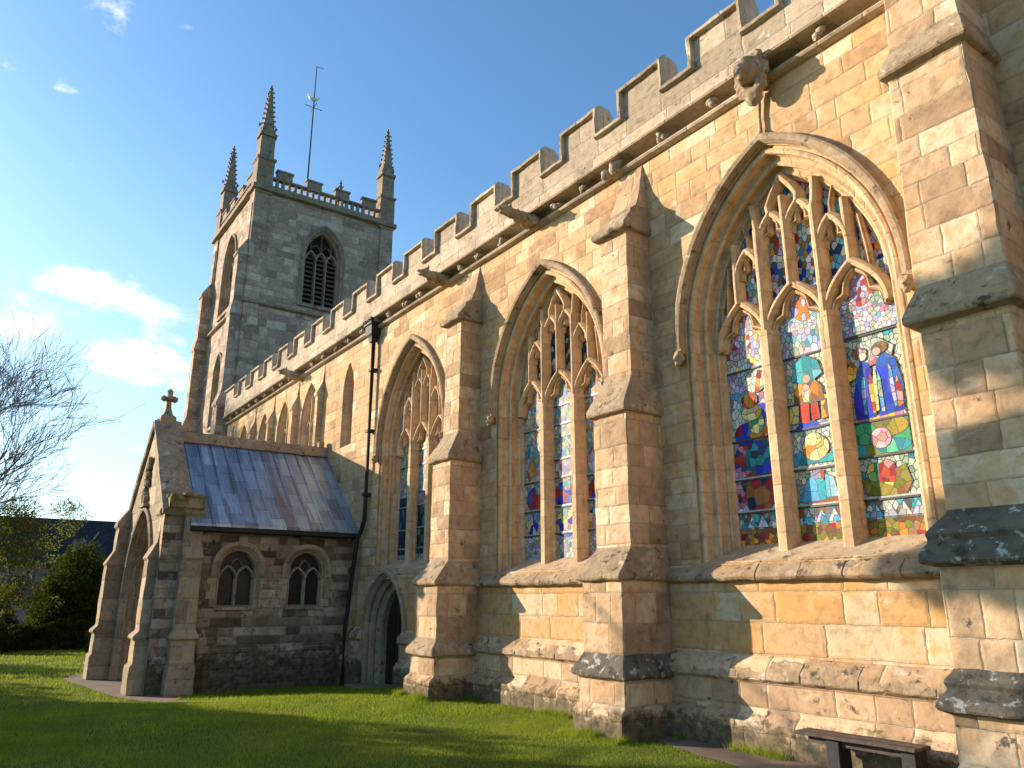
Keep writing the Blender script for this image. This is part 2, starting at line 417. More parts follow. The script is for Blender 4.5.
path('wall_path', [(-7.1, 6.95), (-6.6, 6.78), (-6.0, 6.62), (-5.4, 6.5), (-4.5, 6.3), (-2, 5.9), (5, 5.2)],
     [(-7.1, 7.3), (-6.6, 7.3), (-6.0, 7.3), (-5.4, 7.3), (-4.5, 7.3), (-2, 7.3), (5, 7.3)])

# ------------------------------------------------------------------ grass blades
def on_path(x, y):
    a = (x > -7.15) & (y > np.interp(x, [-7.2, -6.6, -6, -5.4, -4.5, -2, 5], [7.1, 6.78, 6.62, 6.5, 6.3, 5.9, 5.2])+.02)
    lo = np.interp(x, [-22.6, -21.5, -19.5, -17.5, -15.2, -13.3], [2.75, 2.35, 2.55, 2.75, 3.25, 3.95])
    hi = np.interp(x, [-22.6, -21.5, -19.5, -17.5, -15.6, -13.3], [2.85, 3.6, 4.2, 4.2, 3.55, 4.0])
    b = (x < -13.3) & (x > -22.6) & (y > lo+.03) & (y < hi-.03)
    return a | b
def blades(rng, x, y, h, wd):
    n = len(x); t = np.clip((-12.3-x)/4.5, 0, 1); z = -.24*t*t*(3-2*t)-.004
    a = rng.uniform(0, 2*np.pi, n); l = rng.uniform(0, 2*np.pi, n); lean = h*rng.uniform(.1, .9, n)
    dx = np.cos(a)*wd; dy = np.sin(a)*wd
    V = np.empty((n, 3, 3), np.float32)
    V[:, 0] = np.stack([x-dx, y-dy, z], 1); V[:, 1] = np.stack([x+dx, y+dy, z], 1)
    V[:, 2] = np.stack([x+np.cos(l)*lean, y+np.sin(l)*lean, z+h], 1)
    return V
def tri_object(name, V, mat, parent=None, quads=False):
    k = V.shape[1]; n = V.shape[0]
    me = bpy.data.meshes.new(name); me.vertices.add(n*k); me.vertices.foreach_set('co', V.reshape(-1).astype(np.float32))
    me.loops.add(n*k); me.loops.foreach_set('vertex_index', np.arange(n*k, dtype=np.int32))
    me.polygons.add(n); me.polygons.foreach_set('loop_start', np.arange(0, n*k, k, dtype=np.int32))
    me.update(calc_edges=True); me.materials.append(mat)
    o = bpy.data.objects.new(name, me); COL.objects.link(o)
    if parent: o.parent = parent
    return o
def leaf_mat(name, c1, c2, trans=.35, sc=1.2):
    m, g, b = newmat(name)
    P = S(g, g.n('ShaderNodeNewGeometry').outputs['Position']); ge = g.n('ShaderNodeNewGeometry')
    rp = S(g, ge.outputs['Random Per Island'])
    nz = g.noise(P, sc, 4)
    c = g.mix(g.math('ADD', rp*.5, g.step(nz, .35, .65)*.5), c1, c2)
    di = g.n('ShaderNodeBsdfDiffuse'); tr = g.n('ShaderNodeBsdfTranslucent'); mx = g.n('ShaderNodeMixShader')
    c = g.mix(g.step(g.noise(P, sc*.45, 3), .42, .62)*.5, c, g.mix(.5, c1, c2)); g.put(di.inputs[0], c); g.put(tr.inputs[0], g.mix(.35, c, (.35, .42, .03))); mx.inputs[0].default_value = trans
    g.nt.links.new(di.outputs[0], mx.inputs[1]); g.nt.links.new(tr.outputs[0], mx.inputs[2])
    g.nt.links.new(mx.outputs[0], g.nt.nodes['Material Output'].inputs[0])
    g.nt.nodes.remove(b)
    return m
GRASS = leaf_mat('grass_blades', (.10, .17, .02), (.36, .42, .045), .45, 1.1)
def grass():
    rng = np.random.default_rng(3); parts = []
    for (x0, x1, y0, y1, den, h, wd) in ((-9.6, -3.6, 1.5, 7.6, 3600, .030, .0022), (-14.5, -9.6, 0, 7.6, 1900, .036, .0034), (-12, -5, -1.5, 1.5, 1500, .035, .003),
                                          (-22, -14.5, -1.5, 7.4, 650, .04, .006), (-45, -22, -3, 6, 170, .05, .012)):
        n = int((x1-x0)*(y1-y0)*den); x = rng.uniform(x0, x1, n); y = rng.uniform(y0, y1, n)
        # keep only ground the photograph can see, plus a margin
        fw = x*_h.x+y*_h.y; rt = x*_h.y - y*_h.x
        keep = (~on_path(x, y)) & (np.abs(rt) < fw*.80+.8) & (y < 7.3)
        x, y = x[keep], y[keep]; n = len(x)
        hh = h*rng.uniform(.5, 1.35, n)
        cl = np.sin(x*3.1+np.sin(y*2.3)*2)*np.sin(y*2.7+x)*.25+1.15+.35*(np.sin(x*11.3+y*3)*np.sin(y*9.1-x*4) > .62)*rng.uniform(0, 1.6, n)
        parts.append(blades(rng, x, y, hh*cl, wd*rng.uniform(.6, 1.3, n)))
    # tufts against the wall foot
    n = 9000; x = rng.uniform(-12.5, -3.6, n); y = rng.normal(7.15, .05, n)
    k = rng.uniform(0, 1, n) < (np.sin(x*5.3)+np.sin(x*2.1+1) > .35)
    parts.append(blades(rng, x[k], y[k], rng.uniform(.04, .14, k.sum()), np.full(k.sum(), .003)))
    for bx in (-7.42, -11.9):
        n = 3000; x = rng.uniform(bx-.6, bx+.5, n); y = rng.normal(6.41, .05, n)
        parts.append(blades(rng, x, y, rng.uniform(.03, .13, n)*(.6+.6*(np.sin(x*9)>0)), np.full(n, .003)))
    o = tri_object('grass', np.concatenate(parts), GRASS); tag(o, 'short mown green grass covering the churchyard lawn', 'grass', kind='stuff')
grass()

# ------------------------------------------------------------------ pointed arch maths
def arch_pts(cx, zb, zs, a, c, d, nj=6, na=16):
    """half width a, centres offset c across, inset d. up the left jamb, over, down the right"""
    r = a+c-d; h = math.sqrt(max(1e-6, r*r-c*c)); ta = math.atan2(h, c)
    L = [(cx-(a-d), zb+(zs-zb)*i/nj) for i in range(nj)]
    for i in range(na+1):
        t = ta*i/na; L.append((cx+c-r*math.cos(t), zs+r*math.sin(t)))
    Rr = [(2*cx-x, z) for x, z in L[:-1]][::-1]
    return L+Rr
def arch_band(mb, cx, zb, zs, a, c, prof, mi=0, nj=6, na=16, smooth=False, mitre_closed=False, plane=0.0):
    """prof: list of (d,y). grid between concentric arches"""
    rs = [[(x, plane+y, z) for x, z in arch_pts(cx, zb, zs, a, c, d, nj, na)] for d, y in prof]
    n = len(rs[0]); k = len(mb.v)
    for r in rs: mb.v += r
    for i in range(len(rs)-1):
        for j in range(n-1):
            q = k+i*n+j; mb.f.append([q, q+1, q+n+1, q+n]); mb.m.append(mi); mb.sm.append(smooth)
def arc_only(cx, zs, a, c, d=0, na=20, droop=0):
    p = arch_pts(cx, zs-droop, zs, a, c, d, 1, na); return p

def wall_with_holes(mb, outer, holes, y, mi=0):
    polys = [[Vector((p[0], p[1], 0)) for p in outer]]+[[Vector((p[0], p[1], 0)) for p in h] for h in holes]
    tris = tessellate_polygon(polys); flat = [p for q in polys for p in q]; k = len(mb.v)
    mb.v += [(p.x, y, p.y) for p in flat]
    for t in tris: mb.f.append([k+i for i in t]); mb.m.append(mi); mb.sm.append(False)

# ------------------------------------------------------------------ the church
church = empty('church', (-12, 9, 0))
tag(church, 'long golden stone church with battlements, stained glass windows, gabled side porch and square west tower', 'church')
CH = church
def part(name, mb, mats, parent=None, **kw):
    o = build(name, mb, mats, None, **kw)
    p = parent or CH
    o.parent = p
    # keep world placement: parents are unrotated, so subtract their world offset
    off = Vector((0, 0, 0)); q = p
    while q: off += Vector(q.location); q = q.parent
    o.location = -off
    return o
def carve(name, mb, mat, res=.022, parent=None):
    o = part(name, mb, mat, parent, recalc=False)
    md = o.modifiers.new('remesh', 'REMESH'); md.mode = 'VOXEL'; md.voxel_size = res; md.use_smooth_shade = True
    dg = bpy.context.evaluated_depsgraph_get(); me = bpy.data.meshes.new_from_object(o.evaluated_get(dg)); o.modifiers.clear()
    for v in me.vertices: v.co += noise.noise_vector(v.co*14)*.010+noise.noise_vector(v.co*40)*.004
    o.data = me; return o
BIGW = dict(a=1.6, c=.956, zs=4.9)
WX = [-.48, -5.08, -9.63, -14.42]
BX = [1.85, -2.80, -7.42, -11.92]
# small clerestory-like windows beyond the porch: (centre, half width, c, zs, zb)
SW = [(-17.95, .36, .75, 6.75, 5.3), (-20.7, .72, .62, 6.45, 4.5), (-22.95, .55, .55, 6.6, 4.6), (-24.9, .55, .55, 6.6, 4.6), (-27.2, .6, .6, 6.55, 4.6)]
XE, XWST = 3.2, -29.4
DOORX = -15.22
def nave():
    mb = MB()
    outer = [(XWST, 1.99), (XE, 1.99), (XE, 7.97), (XWST, 7.97)]
    holes = [arch_pts(cx, 2.02, 4.9, 1.6, .956, .13) for cx in WX]+[arch_pts(c, zb, zs, a, cc, .02, 4, 8) for c, a, cc, zs, zb in SW]
    holes[3] = arch_pts(WX[3], 2.2, 4.9, 1.6, .956, .13)
    wall_with_holes(mb, outer, holes, YW, 0)
    # lower wall
    o2 = [(XWST, .85), (DOORX-1.0, .85), (DOORX-1.0, 1.35)] 
    dp = arch_pts(DOORX, -.3, .90, .95, .30, .0, 4, 10)
    dpu = [p for p in dp if p[1] > .85]
    low = [(XWST, .85), (dpu[0][0], .85)]+dpu+[(dpu[-1][0], .85), (XE, .85), (XE, 1.992), (DOORX+.5, 1.992), (DOORX, 2.2), (DOORX-.5, 1.992), (XWST, 1.992)]
    mx = max(p[1] for p in dpu)
    wall_with_holes(mb, [p if not (p[0] == DOORX and p[1] == 2.2) else (DOORX, 2.18) for p in low], [], YW-.035, 1)
    # plinth zone, interrupted by the doorway
    for xa, xb in ((XWST, DOORX-.93), (DOORX+.93, XE)):
        pr = [(YW+.2, 1.0), (YW-.036, .98), (YW-.10, .93), (YW-.19, .83), (YW-.20, .745), (YW-.17, .72), (YW-.145, .69), (YW-.145, .40), (YW-.20, .36), (YW-.25, .31), (YW-.26, -.5), (YW+.2, -.5)]
        mb.prism(pr, 'x', xa, xb, 2)
    # back, top, ends (closed body)
    mb.box(XWST, XE, YW+.75, 12.4, -.5, 8.3, 0)
    mb.box(XWST, XWST+.3, YW+.004, YW+.75, 1.99, 7.97, 0)
    mb.box(XWST-.002, XWST+.28, YW-.2, YW+.75, -.5, 2.0, 1)
    mb.box(XE-.3, XE, YW+.004, YW+.75, 1.0, 7.97, 0)
    part('nave_wall', mb, ['wall', 'wall_low', 'plinth'], recalc=False)
    # roughened plinth course stones as their own relief
    for xa, xb in ((XWST, DOORX-.95), (DOORX+.95, XE)):
        mb = MB(); x = xa if xa > -20 else -17.0
        while x < xb-.05:
            l = min(random.uniform(.35, .8), xb-x); dz = random.uniform(-.006, .006); dy = random.uniform(-.008, .012)
            if x > -17 or x+l < -26:
                mb.prism([(YW-.05, .955+dz), (YW-.10+dy, .93+dz), (YW-.205+dy, .82+dz), (YW-.215+dy, .75), (YW-.17, .725), (YW-.05, .72)], 'x', x+.004, x+l-.004, 0)
            x += l
        part('plinth_course', mb, 'course', bevel=.008, cell=.07, amp=.014, fr=6)
    # sill string
    mb = MB()
    x = XWST+12.9
    def lump(x, l, z0=1.79):
        dy = random.uniform(-.006, .01)
        mb.prism([(YW+.03, 2.03), (YW-.01+dy, 2.0), (YW-.145+dy, 1.875), (YW-.16+dy, 1.83), (YW-.13, 1.795), (YW-.06, 1.785), (YW-.03, 1.77), (YW+.03, 1.77)], 'x', x+.002, x+l-.002, 0)
    x = -13.4
    while x < XE:
        l = random.uniform(.5, 1.0); lump(x, l); x += l
    part('sill_course', mb, 'course', bevel=.008, cell=.07, amp=.011, fr=6)
nave()

def parapet():
    # cornice: lower roll, hollow, upper roll
    mb = MB()
    pr = [(YW+.3, 7.93), (YW-.02, 7.93), (YW-.09, 7.95), (YW-.11, 7.98), (YW-.09, 8.01), (YW-.02, 8.03), (YW+.07, 8.06), (YW+.09, 8.12), (YW+.05, 8.17), (YW-.06, 8.18), (YW-.21, 8.18), (YW-.225, 8.205), (YW-.21, 8.235), (YW-.17, 8.25), (YW+.3, 8.25)]
    mb.prism(pr, 'x', XWST-.05, XE, 0)
    part('cornice', mb, 'parapet', cell=.25, amp=.012, fr=4)
    # carved fleurons in the hollow
    x = XE-.5; k = 0
    while x > XWST+.5:
        if min(abs(x-gx) for gx in (-4.95, -9.8, -12.95, -21.6)) > .3:
            mf = MB(); s_ = random.uniform(.8, 1.2)
            for q in range(4): mf.blob((x+random.uniform(-.07, .07)*s_, YW-.09+random.uniform(-.03, .02), 8.10+random.uniform(-.05, .05)), (.065*s_, .06, .055), 0, 1, .4, 5)
            part('fleuron', mf, 'parapet', recalc=False)
        x -= .85+random.uniform(-.15, .1); k += 1
    # stepped battlement
    top = []; x = XE; per = 1.44; x0 = -5.93
    edges = []
    n = int((XE-x0)/per)+1
    xs = x0+per*n
    path_ = []
    # build from west to east
    xl = x0 - per*math.floor((x0-XWST)/per)
    path_.append((XWST-.05, 9.20)); cur = XWST
    m0 = xl
    # merlon left edge at x=m0 .. m0+1.02 ; crenel to m0+per ; photograph: left merlon edge -7.42
    shift = (-7.42-x0) % per
    e = XWST-.05
    k = math.ceil((XWST+.6-(-7.42))/per)
    m = -7.36+k*per
    path_.append((m-.62, 9.20)); path_.append((m-.62, 8.72))
    while m < XE-.2:
        path_ += [(m, 8.72), (m, 9.20), (min(m+.82, XE), 9.20)]
        if m+.82 < XE-.5: path_ += [(m+.82, 8.72)]
        m += per
    if path_[-1][0] < XE: path_.append((XE, path_[-1][1]))
    mb = MB()
    yb0, yb1 = YW-.17, YW+.09
    poly = path_+[(XE, 8.252), (XWST-.05, 8.252)]
    mb.prism(poly[::-1], 'y', yb0, yb1, 0)
    # west return
    mb.box(XWST-.05, XWST+.28, yb1, YW+1.0, 8.30, 9.19, 0)
    part('battlement_wall', mb, 'parapet', cell=.5, amp=.008)
    mb = MB()
    mb.sweep_xz(path_, [(-.012, -.02), (.0, -.075), (.045, -.085), (.095, -.03), (.10, .1), (.10, .2), (.05, .32), (-.012, .30)], yb0, 0)
    part('battlement_coping', mb, 'parapet', cell=.12, amp=.016, fr=4.5)
parapet()

# ------------------------------------------------------------------ stained glass mosaic
def clip(poly, nx_, nz_, off):
    out = []
    for a in range(len(poly)):
        p, q = poly[a], poly[(a+1) % len(poly)]
        dp = p[0]*nx_+p[1]*nz_-off; dq = q[0]*nx_+q[1]*nz_-off
        if dp <= 0: out.append(p)
        if dp*dq < 0:
            t = dp/(dp-dq); out.append((p[0]+(q[0]-p[0])*t, p[1]+(q[1]-p[1])*t))
    return out
def voronoi_cells(region, spacing, gap, rnd, stretch):
    """Voronoi panes of a convex region, each inset by half a lead line; stretch>1 gives tall panes"""
    reg = [(x, z/stretch) for x, z in region]
    xs_ = [p[0] for p in reg]; zs_ = [p[1] for p in reg]; x0, x1, z0, z1 = min(xs_), max(xs_), min(zs_), max(zs_)
    seeds = []
    for _ in range(int((x1-x0)*(z1-z0)/spacing**2*9)+6):
        p = (rnd.uniform(x0, x1), rnd.uniform(z0, z1))
        if all((p[0]-q[0])**2+(p[1]-q[1])**2 > (spacing*.78)**2 for q in seeds): seeds.append(p)
    P = np.array(seeds); cells = []
    for i, s_ in enumerate(P):
        idx = np.argsort(np.hypot(P[:, 0]-s_[0], P[:, 1]-s_[1]))[1:16]; poly = list(reg)
        for j in idx:
            nx_, nz_ = P[j]-s_; l = math.hypot(nx_, nz_); nx_ /= l; nz_ /= l
            poly = clip(poly, nx_, nz_, (s_[0]+P[j][0])/2*nx_+(s_[1]+P[j][1])/2*nz_-gap/2)
            if len(poly) < 3: break
        if len(poly) >= 3: cells.append([(x, z*stretch) for x, z in poly])
    return cells
def ell(cx, cz, rx, rz): return [(cx+rx*math.cos(t*math.pi/9), cz+rz*math.sin(t*math.pi/9)) for t in range(18)]
def quad(x0, x1, z0, z1, taper=0): return [(x0, z0), (x1, z0), (x1-taper*(z1-z0), z1), (x0+taper*(z1-z0), z1)]
BLUE = [(.02, .05, .55), (.03, .09, .70), (.05, .02, .50), (.04, .15, .65)]; SKYB = [(.10, .38, .60), (.16, .50, .62), (.35, .60, .72)]
REDC = [(.55, .03, .02), (.70, .06, .02), (.40, .02, .04)]; ORG = [(.80, .28, .03), (.85, .42, .05), (.70, .18, .02)]
YEL = [(.85, .62, .10), (.80, .70, .28), (.9, .75, .35)]; GRN = [(.05, .35, .15), (.10, .45, .25), (.20, .42, .08)]; TEAL = [(.03, .30, .36), (.04, .40, .42), (.08, .26, .34)]
PALEG = [(.55, .60, .48), (.62, .62, .52), (.45, .55, .42), (.50, .58, .58), (.66, .62, .55), (.30, .42, .30)]
LAV = [(.45, .40, .62), (.60, .55, .72), (.62, .40, .50), (.35, .35, .62), (.70, .66, .70)]; OLV = [(.28, .24, .03), (.20, .20, .02), (.40, .30, .05)]
PNK = [(.65, .25, .38), (.70, .40, .42), (.60, .30, .30)]; BRN = [(.22, .09, .03), (.30, .13, .04)]; SKIN = [(.72, .48, .36), (.78, .58, .46)]; DKB = [(.02, .04, .12), (.03, .06, .18), (.02, .10, .16)]
MIXC = LAV+PALEG+SKYB+PNK[:1]
# shapes: light-local x in -1..1, absolute z ; (test, palette, seed spacing)
def scene_right():
    return [(ell(0, 5.08, .50, .30), REDC+PNK+LAV, .055), (quad(-1.2, 1.2, 4.75, 5.6), GRN[:1]+LAV+PALEG, .055), (quad(-1.2, 1.2, 4.46, 4.75), LAV+SKYB[:1]+PNK[:1]+PALEG[:3], .055),
            (ell(-.20, 4.195, .12, .045), SKIN, .10), (ell(.24, 4.215, .12, .045), SKIN, .10), (ell(-.28, 4.235, .22, .06), BRN+PNK[2:], .06), (ell(.34, 4.25, .22, .06), BRN+ORG[:1], .06),
            ([(.02, 3.56), (.10, 3.56), (.14, 3.96), (.09, 4.04), (.03, 3.9)], YEL, .07), ([(-.08, 3.54), (.0, 3.54), (.02, 3.9), (-.04, 4.0), (-.12, 3.84)], REDC+ORG, .07), ([(.18, 3.54), (.27, 3.54), (.25, 3.9), (.19, 4.0), (.14, 3.8)], SKYB+PALEG, .07),
            ([(-.34, 3.54), (-.27, 3.54), (-.22, 3.95), (-.30, 3.98), (-.36, 3.8)], SKYB[:2]+LAV[:1], .07), ([(.56, 3.56), (.64, 3.58), (.60, 3.98), (.52, 4.05), (.50, 3.8)], LAV[:1]+SKYB[:1], .07), ([(.66, 3.56), (.80, 3.58), (.82, 3.72), (.72, 3.9), (.66, 3.8)], REDC+PNK+ORG, .07),
            ([(-.84, 3.93), (-.5, 3.97), (-.40, 4.08), (-.58, 4.16), (-.80, 4.08)], ORG+YEL[:1], .09), ([(-.62, 3.5), (-.02, 3.5), (.02, 3.86), (-.05, 4.10), (-.28, 4.15), (-.46, 3.98), (-.62, 3.74)], BLUE, .13), ([(.10, 3.5), (.80, 3.52), (.86, 3.8), (.72, 4.1), (.44, 4.19), (.2, 4.12), (.08, 3.85)], BLUE[:2]+BLUE[3:], .14),
            ([(-.7, 3.46), (.85, 3.46), (.8, 3.53), (.1, 3.50), (-.6, 3.54)], ORG+PNK+YEL[:1], .08), ([(-.72, 4.16), (-.4, 4.06), (.6, 4.1), (.74, 4.24), (.3, 4.37), (-.3, 4.36)], PALEG[:5]+PNK[:1]+ORG[:1], .07),
            (ell(.02, 3.26, .30, .11), PNK, .10), (ell(-.45, 3.33, .40, .12), GRN+TEAL[:1], .12), (ell(.42, 3.37, .42, .10), OLV, .10), (ell(.35, 3.16, .5, .07), GRN+TEAL[:1], .1), (quad(-.8, .85, 3.09, 3.44), GRN+OLV[:1]+TEAL[:1], .11),
            ([(-.2, 2.80), (.25, 2.78), (.3, 2.98), (.1, 3.02), (-.15, 2.98)], REDC+PNK[1:], .08), (ell(-.3, 2.9, .22, .1), YEL[:1]+GRN, .09), ([(-.6, 2.66), (.5, 2.64), (.72, 2.76), (.6, 2.95), (-.2, 2.86), (-.7, 2.84)], OLV+YEL[:1]+BRN, .10)]+ARC+[(quad(-1.2, 1.2, 2, 6), PALEG+PALEG[:3]+TEAL[:1], .06)]
def tri_band(z0, z1, pal):
    L = []
    for k in range(5):
        x = -1+.4*k; L.append(([(x, z0), (x+.4, z0), (x+.2, z1)], pal, .08))
    return L
ARC = tri_band(2.43, 2.57, SKYB+LAV[:2]+[(.6, .6, .56)])+[(quad(-1.2, 1.2, 2.41, 2.6), [(.12, .13, .14), (.3, .28, .25)]+BRN+PALEG[:2]+TEAL, .06), (quad(-1.2, 1.2, 2.2, 2.41), ORG[:1]+BRN+REDC[2:]+OLV+[(.3, .16, .08)], .07)]
def scene_mid():
    return [(ell(.15, 5.05, .4, .22), ORG+LAV, .06), (quad(-1.2, 1.2, 4.74, 5.6), LAV+SKYB+PALEG, .055), (quad(-1.2, 1.2, 4.42, 4.74), LAV+SKYB+PALEG, .06),
            (ell(.0, 4.11, .13, .05), SKIN, .10), ([(-.5, 4.12), (-.12, 4.06), (.12, 4.06), (.52, 4.14), (.4, 4.30), (0, 4.40), (-.38, 4.30)], TEAL[:2]+SKYB[:2], .13),
            ([(-.16, 3.84), (.02, 3.82), (.06, 4.02), (-.08, 4.06), (-.2, 3.98)], SKIN+YEL, .08), ([(-.5, 3.83), (.5, 3.83), (.46, 3.98), (.2, 4.10), (-.2, 4.10), (-.44, 3.98)], BRN+ORG[:1], .11),
            ([(-.35, 3.60), (-.05, 3.58), (0, 3.82), (-.3, 3.82)], ORG[:2]+REDC[1:2], .09), ([(.05, 3.6), (.3, 3.62), (.28, 3.8), (.06, 3.8)], REDC+ORG, .09), ([(-.72, 3.6), (-.4, 3.6), (-.34, 3.86), (-.5, 3.94), (-.66, 3.8)], YEL, .10), ([(.36, 3.6), (.66, 3.62), (.6, 3.86), (.4, 3.9)], BRN+ORG, .10), ([(-.62, 3.50), (.34, 3.50), (.1, 3.59), (-.3, 3.61)], BLUE, .12),
            (ell(0, 3.38, .26, .075), YEL[1:], .10), (ell(.05, 3.28, .42, .15), YEL+ORG[:2], .11), ([(-.75, 3.1), (.55, 3.1), (.62, 3.2), (.1, 3.17), (-.5, 3.25), (-.8, 3.22)], SKYB[:2]+TEAL[:2], .11), (ell(.74, 3.22, .2, .15), TEAL+GRN, .09),
            ([(-.1, 2.92), (.2, 2.92), (.22, 3.0), (.05, 3.03), (-.1, 3.0)], REDC+LAV[:1], .08), ([(-.7, 2.67), (.2, 2.67), (.22, 2.88), (0, 3.0), (-.36, 2.9)], TEAL[:2]+SKYB[:1], .14), ([(.22, 2.7), (.6, 2.7), (.5, 2.92), (.25, 2.96)], SKYB[1:]+PALEG[:1], .12), ([(-.5, 2.62), (.72, 2.62), (.5, 2.72), (.1, 2.69)], REDC+BRN, .10)]+ARC+[(quad(-1.2, 1.2, 2, 6), PALEG+PALEG[:3]+YEL[2:]+LAV[:1], .06)]
def scene_left():
    return [(quad(-1.2, 1.2, 4.44, 5.6), PNK[:1]+LAV+PALEG[:3]+YEL[:1]+REDC[:1], .05), (ell(.2, 4.25, .45, .14), REDC+PALEG+ORG[:1], .07), (ell(-.1, 4.02, .30, .10), REDC+ORG, .08), (ell(-.05, 3.86, .4, .10), YEL, .09), (ell(.1, 3.72, .30, .14), YEL[1:]+GRN, .08), (ell(.35, 3.85, .35, .10), SKYB+BLUE, .08),
            (ell(.2, 3.58, .4, .09), ORG, .09), (ell(-.3, 3.60, .5, .14), BLUE+REDC, .10), (ell(.15, 3.28, .6, .22), BLUE[:2]+TEAL+DKB, .10), (ell(0, 2.84, .55, .26), REDC[2:]+BRN+DKB[:1], .12),             ]+ARC+[(quad(-1.2, 1.2, 2, 3.5), DKB+PNK[:1]+LAV[:2]+REDC[:1], .07), (quad(-1.2, 1.2, 2, 6), LAV+PALEG+SKYB+PNK[:1], .06)]
def scene_generic(rs, pale, dark_below=0.0):
    r = random.Random(rs); L = []
    L.append((quad(-1.2, 1.2, 4.2, 5.6), PALEG+[(.7, .68, .6)]*2+YEL+ORG+SKYB[:2]+LAV, .06))
    z = 3.75
    for pal in (ORG+LAV, REDC+BLUE, BLUE+LAV+YEL, ORG+REDC+GRN):
        if z < 2.5: break
        if z > dark_below:
            L.append((ell(r.uniform(-.15, .15), z+.14, .22, .12), SKYB+YEL[:1], .07))
            L.append((ell(r.uniform(-.1, .1), z-.05, .72, .22), pal, .10))
        z -= .47
    L.append((quad(-1.2, 1.2, 2.2, 2.5), LAV+PALEG+TEAL[:1]+[(.5, .6, .5)], .06))
    if dark_below: L.append((quad(-1.2, 1.2, 2, dark_below), DKB+TEAL[:1]+[(.04, .07, .08)]*3+[(.02, .03, .03)]*3, .08))  # dark panes below; the paler ones above carry a painted reflection
    L.append((quad(-1.2, 1.2, 2, 6), [(.60, .60, .55), (.50, .58, .56)]+SKYB+PALEG[:3]+(LAV if pale < .5 else PALEG)+YEL[2:], .07))
    return L
def glass_panel(cx, x0, x1, z0, z1, shapes, y, parent, seed, name='stained_glass'):
    rnd = random.Random(seed); hw = (x1-x0)/2; mx = (x0+x1)/2
    mb = MB(); cols = []; n = len(shapes)
    for li, (poly, pal, sp) in enumerate(reversed(shapes)):
        reg = [(mx+x*hw, z) for x, z in poly]
        for nx_, nz_, off in ((-1, 0, -x0), (1, 0, x1), (0, -1, -z0), (0, 1, z1)): reg = clip(reg, nx_, nz_, off)
        if len(reg) < 3: continue
        yy = y-.0009*li
        if li:
            c = (sum(p[0] for p in reg)/len(reg), sum(p[1] for p in reg)/len(reg)); out = []
            for p in reg:
                d = math.hypot(p[0]-c[0], p[1]-c[1]) or 1; out.append((p[0]+(p[0]-c[0])/d*.009, p[1]+(p[1]-c[1])/d*.009))
            mb.add([(p[0], yy+.0004, p[1]) for p in out], [list(range(len(out)))], 1); cols.append((len(out), (0, 0, 0)))
        area = (max(p[0] for p in reg)-min(p[0] for p in reg))*(max(p[1] for p in reg)-min(p[1] for p in reg))
        big = sp >= .08
        for cell in voronoi_cells(reg, sp*(1.0 if big else .95), .0065, rnd, rnd.choice((1.7, 2.2)) if big and len(poly) == 4 else rnd.choice((1.0, 1.3, 1.6))):
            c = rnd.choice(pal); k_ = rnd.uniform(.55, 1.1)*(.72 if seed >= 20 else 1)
            ty = rnd.uniform(-.0004, .0002)
            mb.add([(p[0], yy+(ty if q % 2 else 0), p[1]) for q, p in enumerate(cell)], [list(range(len(cell)))], 0)
            cols.append((len(cell), tuple(min(1, v*k_) for v in c)))
    mb.box(x0, x1, y+.004, y+.012, z0, z1, 1)
    o = part(name, mb, ['glass', 'came'], parent, recalc=False)
    ca = o.data.color_attributes.new('pane', 'FLOAT_COLOR', 'CORNER'); arr = []
    for k, c in cols: arr += [(*c, 1)]*k
    arr += [(0, 0, 0, 1)]*(len(ca.data)-len(arr))
    ca.data.foreach_set('color', [v for c in arr for v in c])
    return o

# ------------------------------------------------------------------ tracery
def bar_prof(hw, y0=7.70, y1=7.90, nose=.42):
    return [(-hw, y1-YW), (-hw, y1-YW-.05), (-hw*.86, y1-YW-.075), (-hw*.72, y0-YW+.03), (-hw*nose, y0-YW), (hw*nose, y0-YW), (hw*.72, y0-YW+.03), (hw*.86, y1-YW-.075), (hw, y1-YW-.05), (hw, y1-YW)]
def head_curve(xl, xr, zs, h, n=10, ogee=.25):
    """pointed head from (xl,zs) to apex to (xr,zs), slightly ogee at the tip"""
    m = (xl+xr)/2; w_ = (xr-xl)/2; L = []
    for i in range(n+1):
        t = i/n; x = w_*(1-math.cos(t*math.pi/2)**1.0*1.0) if False else w_*(1-(1-t)**1.0)
        # circular rise then reverse flick
        f = t; xx = xl + w_*(1-math.cos(f*math.pi*.5)) if f < 1 else m
        zz = zs + h*(math.sin(f*math.pi*.5)*(1-ogee)+ogee*f**3)
        L.append((xx, zz))
    # xx uses 1-cos -> arrives with slope; fine
    Rr = [(2*m-x, z) for x, z in L[:-1]][::-1]
    return L, Rr
def cusp_curve(side, xl, xr, zs, h, amp):
    L, Rr = head_curve(xl, xr, zs, h, 16); c = ((xl+xr)/2, zs+h*.1); out = []
    src = L if side < 0 else Rr[::-1]
    for i, (x, z) in enumerate(src):
        t = i/max(1, len(src)-1); k = amp*max(0, 1-abs(t-.55)/.22)
        dx, dz = c[0]-x, c[1]-z; l = math.hypot(dx, dz) or 1
        out.append((x+dx/l*k, z+dz/l*k))
    return out
